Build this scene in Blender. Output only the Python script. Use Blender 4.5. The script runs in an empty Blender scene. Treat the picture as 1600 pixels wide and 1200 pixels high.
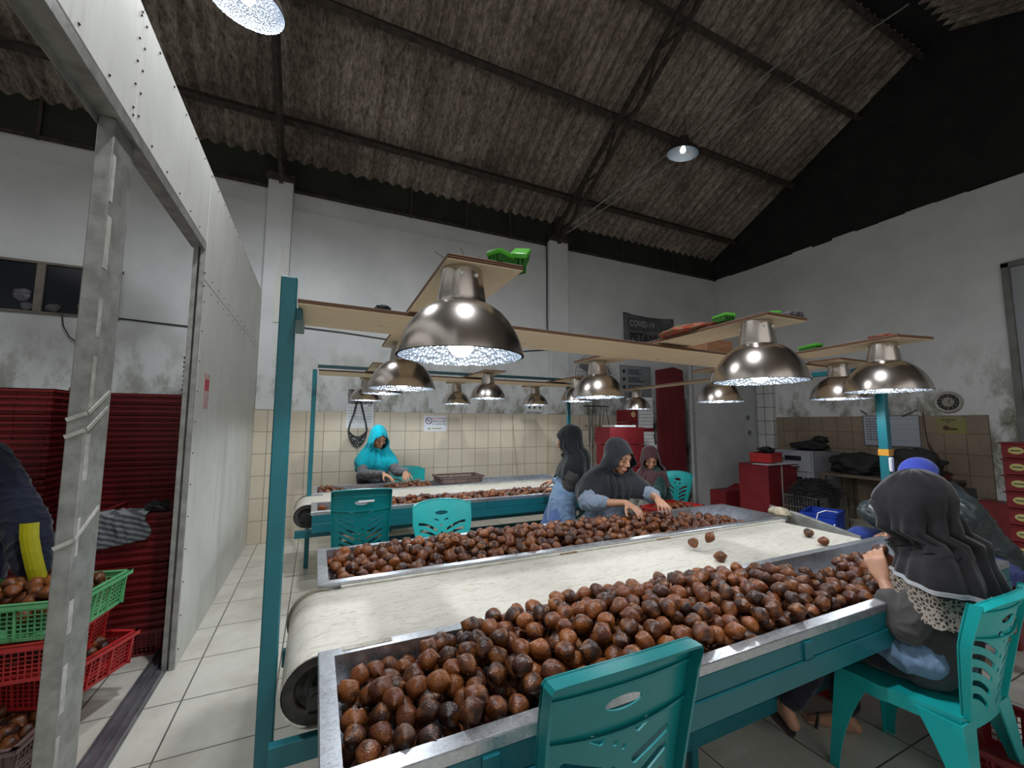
import bpy, bmesh, math, random
import numpy as np
from mathutils import Vector, Matrix, noise, Quaternion
from mathutils.bvhtree import BVHTree

SC = bpy.context.scene
COL = SC.collection
# ------------------------------------------------------------------ camera
def cam_rot(yaw, pitch, roll):
    cy, sy = math.cos(yaw), math.sin(yaw); cp, sp = math.cos(pitch), math.sin(pitch)
    f = Vector((sy*cp, cy*cp, sp)); r = Vector((cy, -sy, 0)); u = r.cross(f)
    cr, sr = math.cos(roll), math.sin(roll)
    r2 = r*cr + u*sr; u2 = -r*sr + u*cr
    m = Matrix((r2, u2, -f)).transposed()
    return m.to_4x4()
cd = bpy.data.cameras.new('camera'); cam = bpy.data.objects.new('camera', cd); COL.objects.link(cam)
cd.sensor_fit = 'HORIZONTAL'; cd.sensor_width = 36; cd.lens = 36*650/1600; cd.clip_start = .02
cam.matrix_world = Matrix.Translation((0, 0, 1.5)) @ cam_rot(math.radians(25.07), math.radians(5.37), math.radians(.215))
SC.camera = cam
# ------------------------------------------------------------------ light and exposure
SC.view_settings.view_transform = 'Standard'; SC.view_settings.look = 'None'
SC.view_settings.exposure = 0.75; SC.view_settings.gamma = 1.0
W = bpy.data.worlds.new('world'); SC.world = W; W.use_nodes = True
W.node_tree.nodes['Background'].inputs[0].default_value = (1.0, .985, .95, 1)
W.node_tree.nodes['Background'].inputs[1].default_value = .45
LAMP_W = 9.8      # one work lamp
BAY_W = 100.0       # one lit high bay lamp
SC.cycles.use_denoising = True
SC.cycles.max_bounces = 6; SC.cycles.diffuse_bounces = 4; SC.cycles.glossy_bounces = 3
SC.cycles.sample_clamp_indirect = 6.0; SC.cycles.caustics_reflective = False; SC.cycles.caustics_refractive = False
rnd = random.Random(7)
PI = math.pi

# ------------------------------------------------------------------ helpers
def new_obj(name, me, parent=None, loc=(0, 0, 0)):
    o = bpy.data.objects.new(name, me); COL.objects.link(o); o.location = loc
    if parent is not None:
        o.parent = parent
    return o
def thing(name, label, cat, loc=(0, 0, 0), rz=0, group=None):
    o = bpy.data.objects.new(name, None); COL.objects.link(o)
    o.location = loc; o.rotation_euler = (0, 0, rz); o.empty_display_size = .05
    return tag(o, label, cat, group)
def tag(o, label, cat, group=None):
    o['label'] = label; o['category'] = cat
    if group: o['group'] = group
    return o
def finish(bm, mat, smooth=None, name='m'):
    me = bpy.data.meshes.new(name)
    bmesh.ops.recalc_face_normals(bm, faces=bm.faces)
    bm.to_mesh(me); bm.free()
    for m in (mat if isinstance(mat, (list, tuple)) else [mat]): me.materials.append(m)
    if smooth is not None:
        for p in me.polygons: p.use_smooth = True
        if smooth < 179:
            me.set_sharp_from_angle(angle=math.radians(smooth))
    return me
def obj(name, bm, mat, parent=None, smooth=None, world=False, label=None):
    me = finish(bm, mat, smooth, name)
    o = new_obj(name, me, parent)
    if world and parent is not None:
        o.matrix_parent_inverse = Matrix.LocRotScale(parent.location, parent.rotation_euler, None).inverted()
    if label: o['label'] = label
    return o
def struct(name, bm, mat, smooth=None):
    o = obj(name, bm, mat, None, smooth); o['kind'] = 'structure'; return o
def dup(root, loc=None, rz=None, label=None, group=None):
    r = root.copy(); COL.objects.link(r)
    if loc is not None: r.location = loc
    if rz is not None: r.rotation_euler = (0, 0, rz)
    if label: r['label'] = label
    if group: r['group'] = group
    for ch in list(root.children):
        c = ch.copy(); COL.objects.link(c); c.parent = r; c.matrix_parent_inverse = ch.matrix_parent_inverse.copy()
        for g in list(ch.children):
            d = g.copy(); COL.objects.link(d); d.parent = c; d.matrix_parent_inverse = g.matrix_parent_inverse.copy()
    return r
def B(): return bmesh.new()
def box(bm, a, b, bev=0, M=None, seg=1):
    x0, y0, z0 = a; x1, y1, z1 = b
    v = [bm.verts.new(p) for p in ((x0,y0,z0),(x1,y0,z0),(x1,y1,z0),(x0,y1,z0),(x0,y0,z1),(x1,y0,z1),(x1,y1,z1),(x0,y1,z1))]
    f = [bm.faces.new([v[i] for i in q]) for q in ((3,2,1,0),(4,5,6,7),(0,1,5,4),(1,2,6,5),(2,3,7,6),(3,0,4,7))]
    if bev:
        e = list({e for q in f for e in q.edges})
        r = bmesh.ops.bevel(bm, geom=e, offset=bev, segments=seg, profile=.5, affect='EDGES')
        v = list({x for q in r['faces'] for x in q.verts} | {x for x in v if x.is_valid})
    if M is not None: bmesh.ops.transform(bm, matrix=M, verts=[x for x in v if x.is_valid])
    return v
def beam(bm, p, q, w, h, up=(0, 0, 1), bev=0):
    p = Vector(p); q = Vector(q); d = q-p; L = d.length; d.normalize()
    u = Vector(up); s = d.cross(u)
    if s.length < 1e-4: s = d.cross(Vector((1, 0, 0)))
    s.normalize(); u = s.cross(d)
    M = Matrix((d, s, u)).transposed().to_4x4(); M.translation = p
    return box(bm, (0, -w/2, -h/2), (L, w/2, h/2), bev, M)
def tube(bm, pts, r, seg=8, cap=True):
    pts = [Vector(p) for p in pts]; n = len(pts)
    rr = r if isinstance(r, (list, tuple)) else [r]*n
    rings = []; prev = None
    for i, p in enumerate(pts):
        d = (pts[min(i+1, n-1)] - pts[max(i-1, 0)]).normalized()
        if prev is None:
            a = d.orthogonal().normalized()
        else:
            a = (prev - d*prev.dot(d)).normalized()
        prev = a; b = d.cross(a)
        rings.append([bm.verts.new(p + (a*math.cos(2*PI*k/seg) + b*math.sin(2*PI*k/seg))*rr[i]) for k in range(seg)])
    for i in range(n-1):
        for k in range(seg):
            bm.faces.new((rings[i][k], rings[i][(k+1)%seg], rings[i+1][(k+1)%seg], rings[i+1][k]))
    if cap:
        bm.faces.new(rings[0][::-1]); bm.faces.new(rings[-1])
def lathe(bm, prof, seg=32, M=None, closed=False):
    rings = []
    for r, z in prof:
        if r < 1e-6: rings.append([bm.verts.new((0, 0, z))])
        else: rings.append([bm.verts.new((r*math.cos(2*PI*k/seg), r*math.sin(2*PI*k/seg), z)) for k in range(seg)])
    pr = list(zip(rings[:-1], rings[1:]))
    if closed: pr.append((rings[-1], rings[0]))
    for a, b in pr:
        for k in range(seg):
            k2 = (k+1) % seg
            if len(a) == 1 and len(b) > 1: bm.faces.new((a[0], b[k], b[k2]))
            elif len(b) == 1 and len(a) > 1: bm.faces.new((a[k], a[k2], b[0]))
            elif len(a) > 1: bm.faces.new((a[k], a[k2], b[k2], b[k]))
    if M is not None: bmesh.ops.transform(bm, matrix=M, verts=[v for g in rings for v in g])
def sphere(bm, c, r, u=12, v=8):
    r = r if isinstance(r, (tuple, list)) else (r, r, r)
    M = Matrix.LocRotScale(Vector(c), None, Vector(r))
    bmesh.ops.create_uvsphere(bm, u_segments=u, v_segments=v, radius=1, matrix=M)
def poly(bm, pts, thick=None):
    v = [bm.verts.new(p) for p in pts]; f = bm.faces.new(v)
    if thick:
        r = bmesh.ops.extrude_face_region(bm, geom=[f])
        bmesh.ops.translate(bm, verts=[x for x in r['geom'] if isinstance(x, bmesh.types.BMVert)], vec=thick)
def text_mesh(s, size, ext=.0008, align='CENTER'):
    c = bpy.data.curves.new('t', 'FONT'); c.body = s; c.size = size; c.extrude = ext; c.align_x = align; c.align_y = 'CENTER'
    c.resolution_u = 3
    o = bpy.data.objects.new('t', c); COL.objects.link(o)
    bpy.context.view_layer.update()
    me = bpy.data.meshes.new_from_object(o.evaluated_get(bpy.context.evaluated_depsgraph_get()))
    bpy.data.objects.remove(o); bpy.data.curves.remove(c)
    return me
def text(name, s, size, loc, rot, mat, parent, sx=1.0, align='CENTER'):
    me = text_mesh(s, size, align=align); me.materials.clear(); me.materials.append(mat)
    o = new_obj(name, me); o.location = loc; o.rotation_euler = rot; o.scale = (sx, 1, 1)
    if parent is not None:
        o.parent = parent; o.matrix_parent_inverse = Matrix.LocRotScale(parent.location, parent.rotation_euler, None).inverted()
    return o
def eval_mesh(o):
    bpy.context.view_layer.update()
    return bpy.data.meshes.new_from_object(o.evaluated_get(bpy.context.evaluated_depsgraph_get()))

# ------------------------------------------------------------------ materials
class NT:
    def __init__(s, name):
        s.m = bpy.data.materials.new(name); s.m.use_nodes = True; s.t = s.m.node_tree; s.n = s.t.nodes
        s.b = s.n['Principled BSDF']; s.tc = s.n.new('ShaderNodeTexCoord')
    def node(s, typ, **kw):
        n = s.n.new(typ)
        for k, v in kw.items(): setattr(n, k, v)
        return n
    def link(s, a, b): s.t.links.new(a, b)
    def noise(s, scale, detail=3, rough=.55, vec=None, mapscale=None, dist=0):
        n = s.node('ShaderNodeTexNoise'); n.inputs['Scale'].default_value = scale; n.inputs['Detail'].default_value = detail
        n.inputs['Roughness'].default_value = rough; n.inputs['Distortion'].default_value = dist
        v = vec or s.tc.outputs['Object']
        if mapscale:
            mp = s.node('ShaderNodeMapping'); mp.inputs['Scale'].default_value = mapscale; s.link(v, mp.inputs[0]); v = mp.outputs[0]
        s.link(v, n.inputs['Vector']); return n.outputs['Fac']
    def ramp(s, fac, stops):
        r = s.node('ShaderNodeValToRGB'); e = r.color_ramp.elements
        while len(e) < len(stops): e.new(.5)
        for i, (p, c) in enumerate(stops):
            e[i].position = p; e[i].color = c if len(c) == 4 else (*c, 1)
        s.link(fac, r.inputs[0]); return r.outputs[0]
    def mix(s, fac, a, b, mode='MIX'):
        m = s.node('ShaderNodeMix', data_type='RGBA', blend_type=mode)
        for i, v in ((0, fac), (6, a), (7, b)):
            if isinstance(v, (int, float)): m.inputs[i].default_value = v
            elif isinstance(v, (tuple, list)): m.inputs[i].default_value = (*v, 1) if len(v) == 3 else v
            else: s.link(v, m.inputs[i])
        return m.outputs[2]
    def math(s, op, a, b=0.0):
        m = s.node('ShaderNodeMath', operation=op)
        for i, v in ((0, a), (1, b)):
            if isinstance(v, (int, float)): m.inputs[i].default_value = v
            else: s.link(v, m.inputs[i])
        return m.outputs[0]
    def bump(s, h, strength=.3, dist=.01):
        b = s.node('ShaderNodeBump'); b.inputs['Strength'].default_value = strength; b.inputs['Distance'].default_value = dist
        s.link(h, b.inputs['Height']); s.link(b.outputs[0], s.b.inputs['Normal'])
    def base(s, c):
        if isinstance(c, (tuple, list)): s.b.inputs['Base Color'].default_value = (*c, 1)
        else: s.link(c, s.b.inputs['Base Color'])
    def set(s, rough=.6, metal=0, **kw):
        s.b.inputs['Roughness'].default_value = rough; s.b.inputs['Metallic'].default_value = metal
        for k, v in kw.items(): s.b.inputs[k.replace('_', ' ')].default_value = v
def plain(name, c, rough=.6, metal=0, c2=None, ns=8, bump=0, bs=60, det=3, lo=.35, hi=.65, **kw):
    t = NT(name); t.set(rough, metal, **kw)
    if c2 is not None: t.base(t.ramp(t.noise(ns, det), [(lo, c), (hi, c2)]))
    else: t.base(c)
    if bump: t.bump(t.noise(bs, 3), bump, .004)
    return t.m
def m_wall():
    t = NT('painted_plaster'); t.set(.75)
    a = t.ramp(t.noise(1.3, 6, .6), [(.35, (.58, .595, .60)), (.65, (.70, .715, .715))])
    st = t.ramp(t.noise(3.2, 8, .7, mapscale=(1, 1, .6)), [(.46, (0, 0, 0)), (.60, (1, 1, 1))])
    sep = t.node('ShaderNodeSeparateXYZ'); t.link(t.tc.outputs['Object'], sep.inputs[0])
    low = t.ramp(t.math('MULTIPLY', sep.outputs[2], .1), [(.16, (1, 1, 1)), (.27, (0, 0, 0))])  # damp marks just above the tiles
    f = t.mix(1.0, st, low, 'MULTIPLY')
    a = t.mix(f, a, (.20, .20, .14))
    sp = t.ramp(t.noise(14, 8, .75), [(.66, (0, 0, 0)), (.74, (1, 1, 1))])
    a = t.mix(t.math('MULTIPLY', sp, .5), a, (.16, .15, .13))
    t.base(a); t.bump(t.noise(25, 5), .25, .01); return t.m
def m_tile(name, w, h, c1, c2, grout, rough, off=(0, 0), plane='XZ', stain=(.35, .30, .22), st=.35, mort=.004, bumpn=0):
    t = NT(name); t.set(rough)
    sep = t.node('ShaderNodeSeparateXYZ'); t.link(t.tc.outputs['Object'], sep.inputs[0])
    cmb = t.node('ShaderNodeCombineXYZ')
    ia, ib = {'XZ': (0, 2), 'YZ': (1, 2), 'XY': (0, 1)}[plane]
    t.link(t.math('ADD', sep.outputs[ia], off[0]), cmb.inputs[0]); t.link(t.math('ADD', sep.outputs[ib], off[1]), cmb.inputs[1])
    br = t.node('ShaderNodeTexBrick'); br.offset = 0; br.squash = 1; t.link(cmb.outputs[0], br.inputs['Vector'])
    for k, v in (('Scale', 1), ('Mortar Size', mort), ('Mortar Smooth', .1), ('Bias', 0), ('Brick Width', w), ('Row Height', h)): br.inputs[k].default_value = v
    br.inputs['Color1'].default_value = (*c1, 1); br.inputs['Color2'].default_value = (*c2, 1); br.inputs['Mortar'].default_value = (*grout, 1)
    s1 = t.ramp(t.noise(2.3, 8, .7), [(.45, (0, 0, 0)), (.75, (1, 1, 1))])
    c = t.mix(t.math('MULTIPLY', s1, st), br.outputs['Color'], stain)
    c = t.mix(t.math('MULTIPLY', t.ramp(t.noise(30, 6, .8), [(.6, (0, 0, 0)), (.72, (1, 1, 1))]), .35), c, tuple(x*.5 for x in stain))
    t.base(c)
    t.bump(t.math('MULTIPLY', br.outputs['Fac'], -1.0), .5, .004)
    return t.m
def m_roof():
    t = NT('asbestos_sheet'); t.set(.9)
    a = t.ramp(t.noise(30, 6, .8, mapscale=(1, .35, .35)), [(.36, (.11, .09, .072)), (.5, (.38, .32, .265)), (.66, (.66, .59, .51))])
    b = t.ramp(t.noise(1.2, 4, .6), [(.3, (.45, .42, .40)), (.7, (1, 1, 1))])
    c = t.ramp(t.noise(3.0, 3, .5, mapscale=(4, .15, .15)), [(.3, (.6, .56, .52)), (.7, (1, 1, 1))])
    t.base(t.mix(1, t.mix(1, a, b, 'MULTIPLY'), c, 'MULTIPLY')); t.bump(t.noise(60, 4), .4, .01); return t.m
def m_wood(name, c1, c2, along=0):
    t = NT(name); t.set(.55)
    ms = [1, 1, 1]; ms = [12, 12, 12]; ms[along] = 1.2
    g = t.noise(4, 6, .65, mapscale=tuple(ms), dist=.6)
    a = t.ramp(g, [(.3, c1), (.7, c2)])
    k = t.ramp(t.noise(9, 2), [(.70, (0, 0, 0)), (.76, (1, 1, 1))])
    t.base(t.mix(t.math('MULTIPLY', k, .5), a, tuple(x*.4 for x in c1))); t.bump(g, .1, .002); return t.m
def m_ply_edge():
    t = NT('plywood_edge'); t.set(.8)
    sep = t.node('ShaderNodeSeparateXYZ'); t.link(t.tc.outputs['Object'], sep.inputs[0])
    w = t.math('SINE', t.math('MULTIPLY', sep.outputs[2], 900.0))
    t.base(t.ramp(t.math('ADD', t.math('MULTIPLY', w, .3), .5), [(.3, (.05, .02, .012)), (.7, (.22, .11, .06))])); return t.m
def m_belt():
    t = NT('worn_white_belt'); t.set(.55)
    a = t.ramp(t.noise(2, 6, .7), [(.35, (.53, .50, .43)), (.65, (.63, .60, .53))])
    s1 = t.ramp(t.noise(11, 9, .8, mapscale=(1, 4.5, 2), dist=1.2), [(.52, (0, 0, 0)), (.62, (1, 1, 1))])
    s2 = t.ramp(t.noise(40, 8, .8, mapscale=(1, 2.0, 1)), [(.56, (0, 0, 0)), (.66, (1, 1, 1))])
    a = t.mix(t.math('MULTIPLY', s1, .65), a, (.26, .22, .16)); a = t.mix(t.math('MULTIPLY', s2, .4), a, (.25, .21, .15))
    t.base(a); t.bump(t.noise(50, 4), .12, .002); return t.m
def m_steel(name='brushed_stainless', c=(.60, .62, .66), rough=.28):
    t = NT(name); t.set(rough, .92)
    g = t.noise(18, 8, .75, dist=1.0)
    t.base(t.ramp(g, [(.3, tuple(x*.72 for x in c)), (.7, tuple(min(1, x*1.15) for x in c))]))
    t.link(t.ramp(t.noise(60, 6, .8, mapscale=(1, 6, 1), dist=2), [(.3, (rough-.1,)*3), (.7, (rough+.2,)*3)]), t.b.inputs['Roughness'])
    t.bump(t.noise(80, 5, .7, mapscale=(.3, 5, 1)), .06, .002); return t.m
def m_teal(name, c, rough=.4, dirt=.3):
    t = NT(name); t.set(rough)
    a = t.ramp(t.noise(6, 5, .6), [(.3, tuple(x*.82 for x in c)), (.7, c)])
    d = t.ramp(t.noise(22, 8, .8), [(.58, (0, 0, 0)), (.68, (1, 1, 1))])
    t.base(t.mix(t.math('MULTIPLY', d, dirt), a, (.02, .035, .035))); t.bump(t.noise(90, 3), .08, .002); return t.m
def m_fruit():
    t = NT('snake_fruit_skin'); t.set(.33); t.b.inputs['Specular IOR Level'].default_value = .45
    oi = t.node('ShaderNodeObjectInfo'); geo = t.node('ShaderNodeNewGeometry')
    r = t.math('FRACT', t.math('ADD', oi.outputs['Random'], geo.outputs['Random Per Island']))
    base = t.ramp(r, [(0, (.022, .010, .008)), (.22, (.055, .018, .010)), (.5, (.095, .023, .009)), (.8, (.20, .050, .012)), (1, (.30, .090, .018))])
    offv = t.node('ShaderNodeVectorMath', operation='ADD'); t.link(t.tc.outputs['Object'], offv.inputs[0])
    cmb = t.node('ShaderNodeCombineXYZ'); t.link(t.math('MULTIPLY', r, 7.0), cmb.inputs[0]); t.link(cmb.outputs[0], offv.inputs[1])
    n = t.noise(24, 4, .6, vec=offv.outputs[0])
    c = t.mix(t.ramp(n, [(.46, (0, 0, 0)), (.66, (1, 1, 1))]), base, (.32, .105, .022))
    d = t.noise(18, 3, .6, vec=offv.outputs[0])
    c = t.mix(t.ramp(d, [(.54, (0, 0, 0)), (.66, (.8, .8, .8))]), c, (.016, .009, .008))
    vo = t.node('ShaderNodeTexVoronoi'); vo.inputs['Scale'].default_value = 260; t.link(t.tc.outputs['Object'], vo.inputs['Vector'])
    c = t.mix(t.ramp(vo.outputs['Distance'], [(.3, (0, 0, 0)), (.75, (.55, .55, .55))]), c, (.03, .012, .008))
    t.base(c); t.bump(t.math('MULTIPLY', vo.outputs['Distance'], -1), .55, .0016); return t.m
def m_cloth(name, c, c2=None, rough=.85, ns=40, bump=.25, sheen=.2):
    t = NT(name); t.set(rough); t.b.inputs['Sheen Weight'].default_value = sheen; t.b.inputs['Specular IOR Level'].default_value = .2
    c2 = c2 or tuple(min(1, x*1.25) for x in c)
    t.base(t.ramp(t.noise(ns, 4), [(.35, c), (.65, c2)])); t.bump(t.noise(400, 2), bump, .001); return t.m
def m_emit(name, c, s):
    t = NT(name); t.base(c); t.b.inputs['Emission Color'].default_value = (*c, 1); t.b.inputs['Emission Strength'].default_value = s; return t.m
def m_skin(c=(.46, .24, .15)):
    t = NT('skin'); t.set(.5); t.b.inputs['Subsurface Weight'].default_value = .08; t.b.inputs['Subsurface Radius'].default_value = (.02, .008, .004)
    t.base(t.ramp(t.noise(30, 4), [(.3, tuple(x*.9 for x in c)), (.7, tuple(x*1.08 for x in c))])); t.bump(t.noise(300, 2), .1, .0008); return t.m

WALL = m_wall(); ROOF = m_roof(); BELT = m_belt(); STEEL = m_steel()
TILE_W = m_tile('cream_wall_tile', .2195, .2755, (.64, .57, .45), (.59, .52, .41), (.22, .19, .15), .25, (.125, 0), 'XZ', (.33, .27, .20), .25, .0035)
TILE_R = m_tile('shaded_wall_tile', .2195, .2755, (.30, .23, .165), (.25, .20, .15), (.10, .08, .06), .35, (.12, 0), 'YZ', (.12, .07, .05), .6, .004)  # right wall tiles: the shade of the unlit side is in their colour
TILE_F = m_tile('floor_tile', .455, .455, (.70, .68, .61), (.66, .64, .57), (.10, .09, .08), .32, (.14, .258), 'XY', (.30, .25, .18), .45, .004)
TILE_V = m_tile('white_glossy_tile', .5, .26, (.55, .56, .55), (.50, .51, .50), (.10, .10, .10), .15, (.3, 0), 'YZ', (.3, .28, .25), .3, .006)
NET = plain('dark_shade_net', (.006, .008, .007), .85, c2=(.014, .018, .014), ns=3, bump=.5, bs=40)
NETB = plain('dark_green_net', (.012, .016, .010), .85, c2=(.026, .030, .018), ns=2, bump=.4, bs=60)
RUST = plain('dusty_dark_steel', (.030, .022, .018), .8, .2, c2=(.075, .055, .045), ns=12, bump=.3)
PANEL = None
def m_panel():
    t = NT('cement_board'); t.set(.7)
    a = t.ramp(t.noise(2.0, 5, .6), [(.3, (.60, .60, .56)), (.7, (.70, .70, .66))])
    s = t.ramp(t.noise(5, 7, .75, mapscale=(1, 3, .35)), [(.52, (0, 0, 0)), (.75, (1, 1, 1))])
    a = t.mix(t.math('MULTIPLY', s, .4), a, (.30, .29, .24))
    k = t.ramp(t.noise(26, 6, .8), [(.70, (0, 0, 0)), (.74, (1, 1, 1))])
    t.base(t.mix(t.math('MULTIPLY', k, .7), a, (.22, .17, .11))); t.bump(t.noise(40, 3), .1, .003); return t.m
PANEL = m_panel()
GALV = plain('galvanised_steel', (.30, .30, .28), .45, .6, c2=(.46, .46, .44), ns=14, bump=.15, bs=70)
CEMENT = plain('cement_smear', (.55, .54, .50), .85, c2=(.40, .39, .36), ns=30, bump=.3)
TEALP = m_teal('teal_enamel', (.008, .150, .185), .35, .45)
TEALC = m_teal('teal_plastic', (.004, .21, .222), .32, .06)
TEALC2 = m_teal('light_teal_plastic', (.010, .42, .42), .35, .08)
PLYX = m_wood('pale_plywood', (.88, .66, .42), (.96, .80, .57), 0)
PLYY = m_wood('pale_plywood_cross', (.88, .66, .42), (.96, .80, .57), 1)
EDGE = m_ply_edge()
BLACK = plain('black_plastic', (.010, .010, .011), .4)
RUBBER = plain('dark_rubber', (.018, .017, .016), .6, c2=(.05, .045, .04), ns=20)
SHADE = NT('polished_steel_shade'); SHADE.set(.24, 1.0); SHADE.base(SHADE.ramp(SHADE.noise(6, 4), [(.3, (.56, .50, .46)), (.7, (.66, .61, .57))])); SHADE.bump(SHADE.noise(30, 3), .04, .002); SHADE = SHADE.m
def m_liner():
    t = NT('hammered_reflector'); t.set(.22, .85); t.base((.80, .88, 1.0))
    vo = t.node('ShaderNodeTexVoronoi'); vo.inputs['Scale'].default_value = 90; t.link(t.tc.outputs['Object'], vo.inputs['Vector'])
    t.bump(vo.outputs['Distance'], .8, .006); return t.m
LINER = m_liner()
BULB = m_emit('lit_bulb', (.88, .94, 1.0), 14.0)
WHITE = plain('white_paint', (.72, .73, .74), .5)
PAPER = plain('paper', (.66, .68, .70), .7, c2=(.74, .75, .77), ns=6)
INK = plain('black_ink', (.012, .012, .014), .6)
INKR = plain('red_ink', (.50, .05, .07), .6)
GOLD = plain('pale_yellow_label', (.66, .58, .26), .6)
GREENB = plain('green_plastic_brush', (.08, .42, .03), .4)
BRIST = plain('bristles', (.03, .16, .02), .9, bump=.8, bs=200)
REDC = plain('red_crate_plastic', (.42, .018, .020), .42, c2=(.52, .03, .028), ns=10)
REDD = plain('dark_red_crate_plastic', (.15, .008, .011), .45, c2=(.21, .011, .015), ns=10)
GREENC = plain('green_crate_plastic', (.10, .40, .16), .42, c2=(.15, .47, .20), ns=10)
BROWNC = plain('brown_crate_plastic', (.13, .085, .075), .5, c2=(.18, .12, .11), ns=10)
REDBOX = plain('red_carton', (.16, .007, .012), .6, c2=(.21, .010, .016), ns=5)
REDDK = plain('dark_red_board', (.095, .005, .009), .6, c2=(.13, .008, .013), ns=3)
FRUIT = m_fruit()
SKIN = m_skin(); SKIN2 = m_skin((.55, .30, .20))
GLASSD = plain('dark_window_glass', (.008, .010, .016), .15)
# ------------------------------------------------------------------ the room
YB = 6.274; XR = 7.936; ZT = 4.71
bm = B(); box(bm, (-5, -3, -.1), (9, 6.5, 0)); struct('floor', bm, TILE_F)
bm = B(); box(bm, (-5, YB, 0), (8.1, 6.5, 4.43)); box(bm, (-5, YB+.035, 4.43), (8.1, 6.5, ZT)); struct('wall_back', bm, WALL)
bm = B(); box(bm, (XR, -3, 0), (8.1, 6.5, 4.66))
x = -3.0
while x < 6.2:   # crumbling top edge under the net
    box(bm, (XR-.004, x, 4.60), (XR+.12, x+.33, 4.66+rnd.uniform(.0, .035))); x += .33
struct('wall_right', bm, WALL)
bm = B(); box(bm, (-5.1, -3, 0), (-5, 6.5, 4.7)); struct('wall_far_left', bm, WALL)
bm = B(); box(bm, (-5.1, -1.1, 0), (-.79, -1.0, 5.6)); struct('light_block_wall_left', bm, WALL)  # unseen wall, added to keep world light out of the left room
bm = B(); box(bm, (3.6, -3.1, 0), (8.1, -3.0, 5.2)); struct('light_block_wall_right', bm, WALL)  # unseen wall, added to block light and darken the right side
# tiled dado, pilasters and shade net band
bm = B(); box(bm, (-.70, YB-.012, 0), (5.6, YB, 1.652)); struct('trim_1', bm, TILE_W)
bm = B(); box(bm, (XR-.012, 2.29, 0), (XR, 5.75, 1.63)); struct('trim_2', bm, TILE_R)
bm = B(); box(bm, (-.715, YB-.13, 1.66), (-.42, YB, 4.74), .006); struct('trim_3', bm, WALL)
bm = B(); box(bm, (-.715, YB-.13, 0), (-.42, YB, 1.66)); box(bm, (3.62, YB-.12, 0), (3.99, YB, 1.66)); struct('trim_4', bm, TILE_W)
bm = B(); box(bm, (3.62, YB-.12, 1.66), (3.99, YB, 4.74), .006); struct('trim_5', bm, WALL)
bm = B()
nx = 130
vs = []
for i in range(nx+1):
    x = -5 + 13.15*i/nx
    vs.append([bm.verts.new((x, YB+.05+.02*noise.noise(Vector((x*2, j*1.3, 0))), ZT-.03+.012*noise.noise(Vector((x*6, 0, 5)))+j*.16)) for j in range(6)])
for i in range(nx):
    for j in range(5): bm.faces.new((vs[i][j], vs[i+1][j], vs[i+1][j+1], vs[i][j+1]))
struct('trim_6', bm, NETB, 60)
bm = B()
for x in (-4.2, -3.0, -1.8, 1.2, 1.7+.4, 2.9, 5.35, 6.7): beam(bm, (x, YB+.03, 4.68), (x, YB+.03, 5.3), .02, .03)
beam(bm, (-5, YB+.01, 4.70), (8, YB+.01, 4.70), .03, .035)
struct('trim_7', bm, RUST)
# gable net on the right
SL = .515; ZR0 = 5.307; YR0 = 6.049
def zroof(y): return ZR0 + SL*(YR0-y) if y > 2.4 else ZR0 + SL*(YR0-2.4) - SL*(2.4-y)
bm = B(); ny = 62; vs = []
for i in range(ny+1):
    y = -3 + 9.5*i/ny; z0 = 4.63+.018*noise.noise(Vector((y*5, 1, 1))); z1 = zroof(y)+.05
    vs.append([bm.verts.new((XR+.03+.05*noise.noise(Vector((y*1.5, j*.7, 3))), y, z0+(z1-z0)*j/10)) for j in range(11)])
for i in range(ny):
    for j in range(10): bm.faces.new((vs[i][j], vs[i+1][j], vs[i+1][j+1], vs[i][j+1]))
struct('trim_8', bm, NET, 60)
# corrugated roof, two slopes
bm = B(); P = .175; step = P/10; n = int(13.6/step)
ys = [6.45, 6.3, 5.6, 4.86, 4.859, 4.1, 3.5, 3.25, 3.249, 2.6, 2.36]
rows = []
for j, y in enumerate(ys):
    lift = .0 if y > 4.859 else (.012 if y > 3.249 else .024)
    rows.append([bm.verts.new((-5.3+i*step, y, zroof(y)+lift+.026*math.cos(2*PI*i*step/P))) for i in range(n+1)])
for j in range(len(ys)-1):
    for i in range(n): bm.faces.new((rows[j][i], rows[j][i+1], rows[j+1][i+1], rows[j+1][i]))
rows = []
for y in (2.44, 1, -.5, -3): rows.append([bm.verts.new((-5.3+i*step, y, zroof(min(y, 2.4))+.026*math.cos(2*PI*i*step/P))) for i in range(n+1)])
for j in range(3):
    for i in range(n): bm.faces.new((rows[j][i], rows[j][i+1], rows[j+1][i+1], rows[j+1][i]))
struct('ceiling', bm, ROOF, 180)
bm = B()
for y in (5.76, 4.54, 3.43, 2.62, 1.3, 0):
    z = zroof(y)-.035
    beam(bm, (-5, y, z-.05), (XR, y, z-.05), .05, .10, up=(0, SL, 1)); beam(bm, (-5, y-.03, z-.10), (XR, y-.03, z-.10), .08, .012, up=(0, SL, 1))
struct('trim_9', bm, RUST)
bm = B(); beam(bm, (-5, 2.4, 7.10), (XR, 2.4, 7.10), .5, .03)
struct('trim_10', bm, NET)
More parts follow.
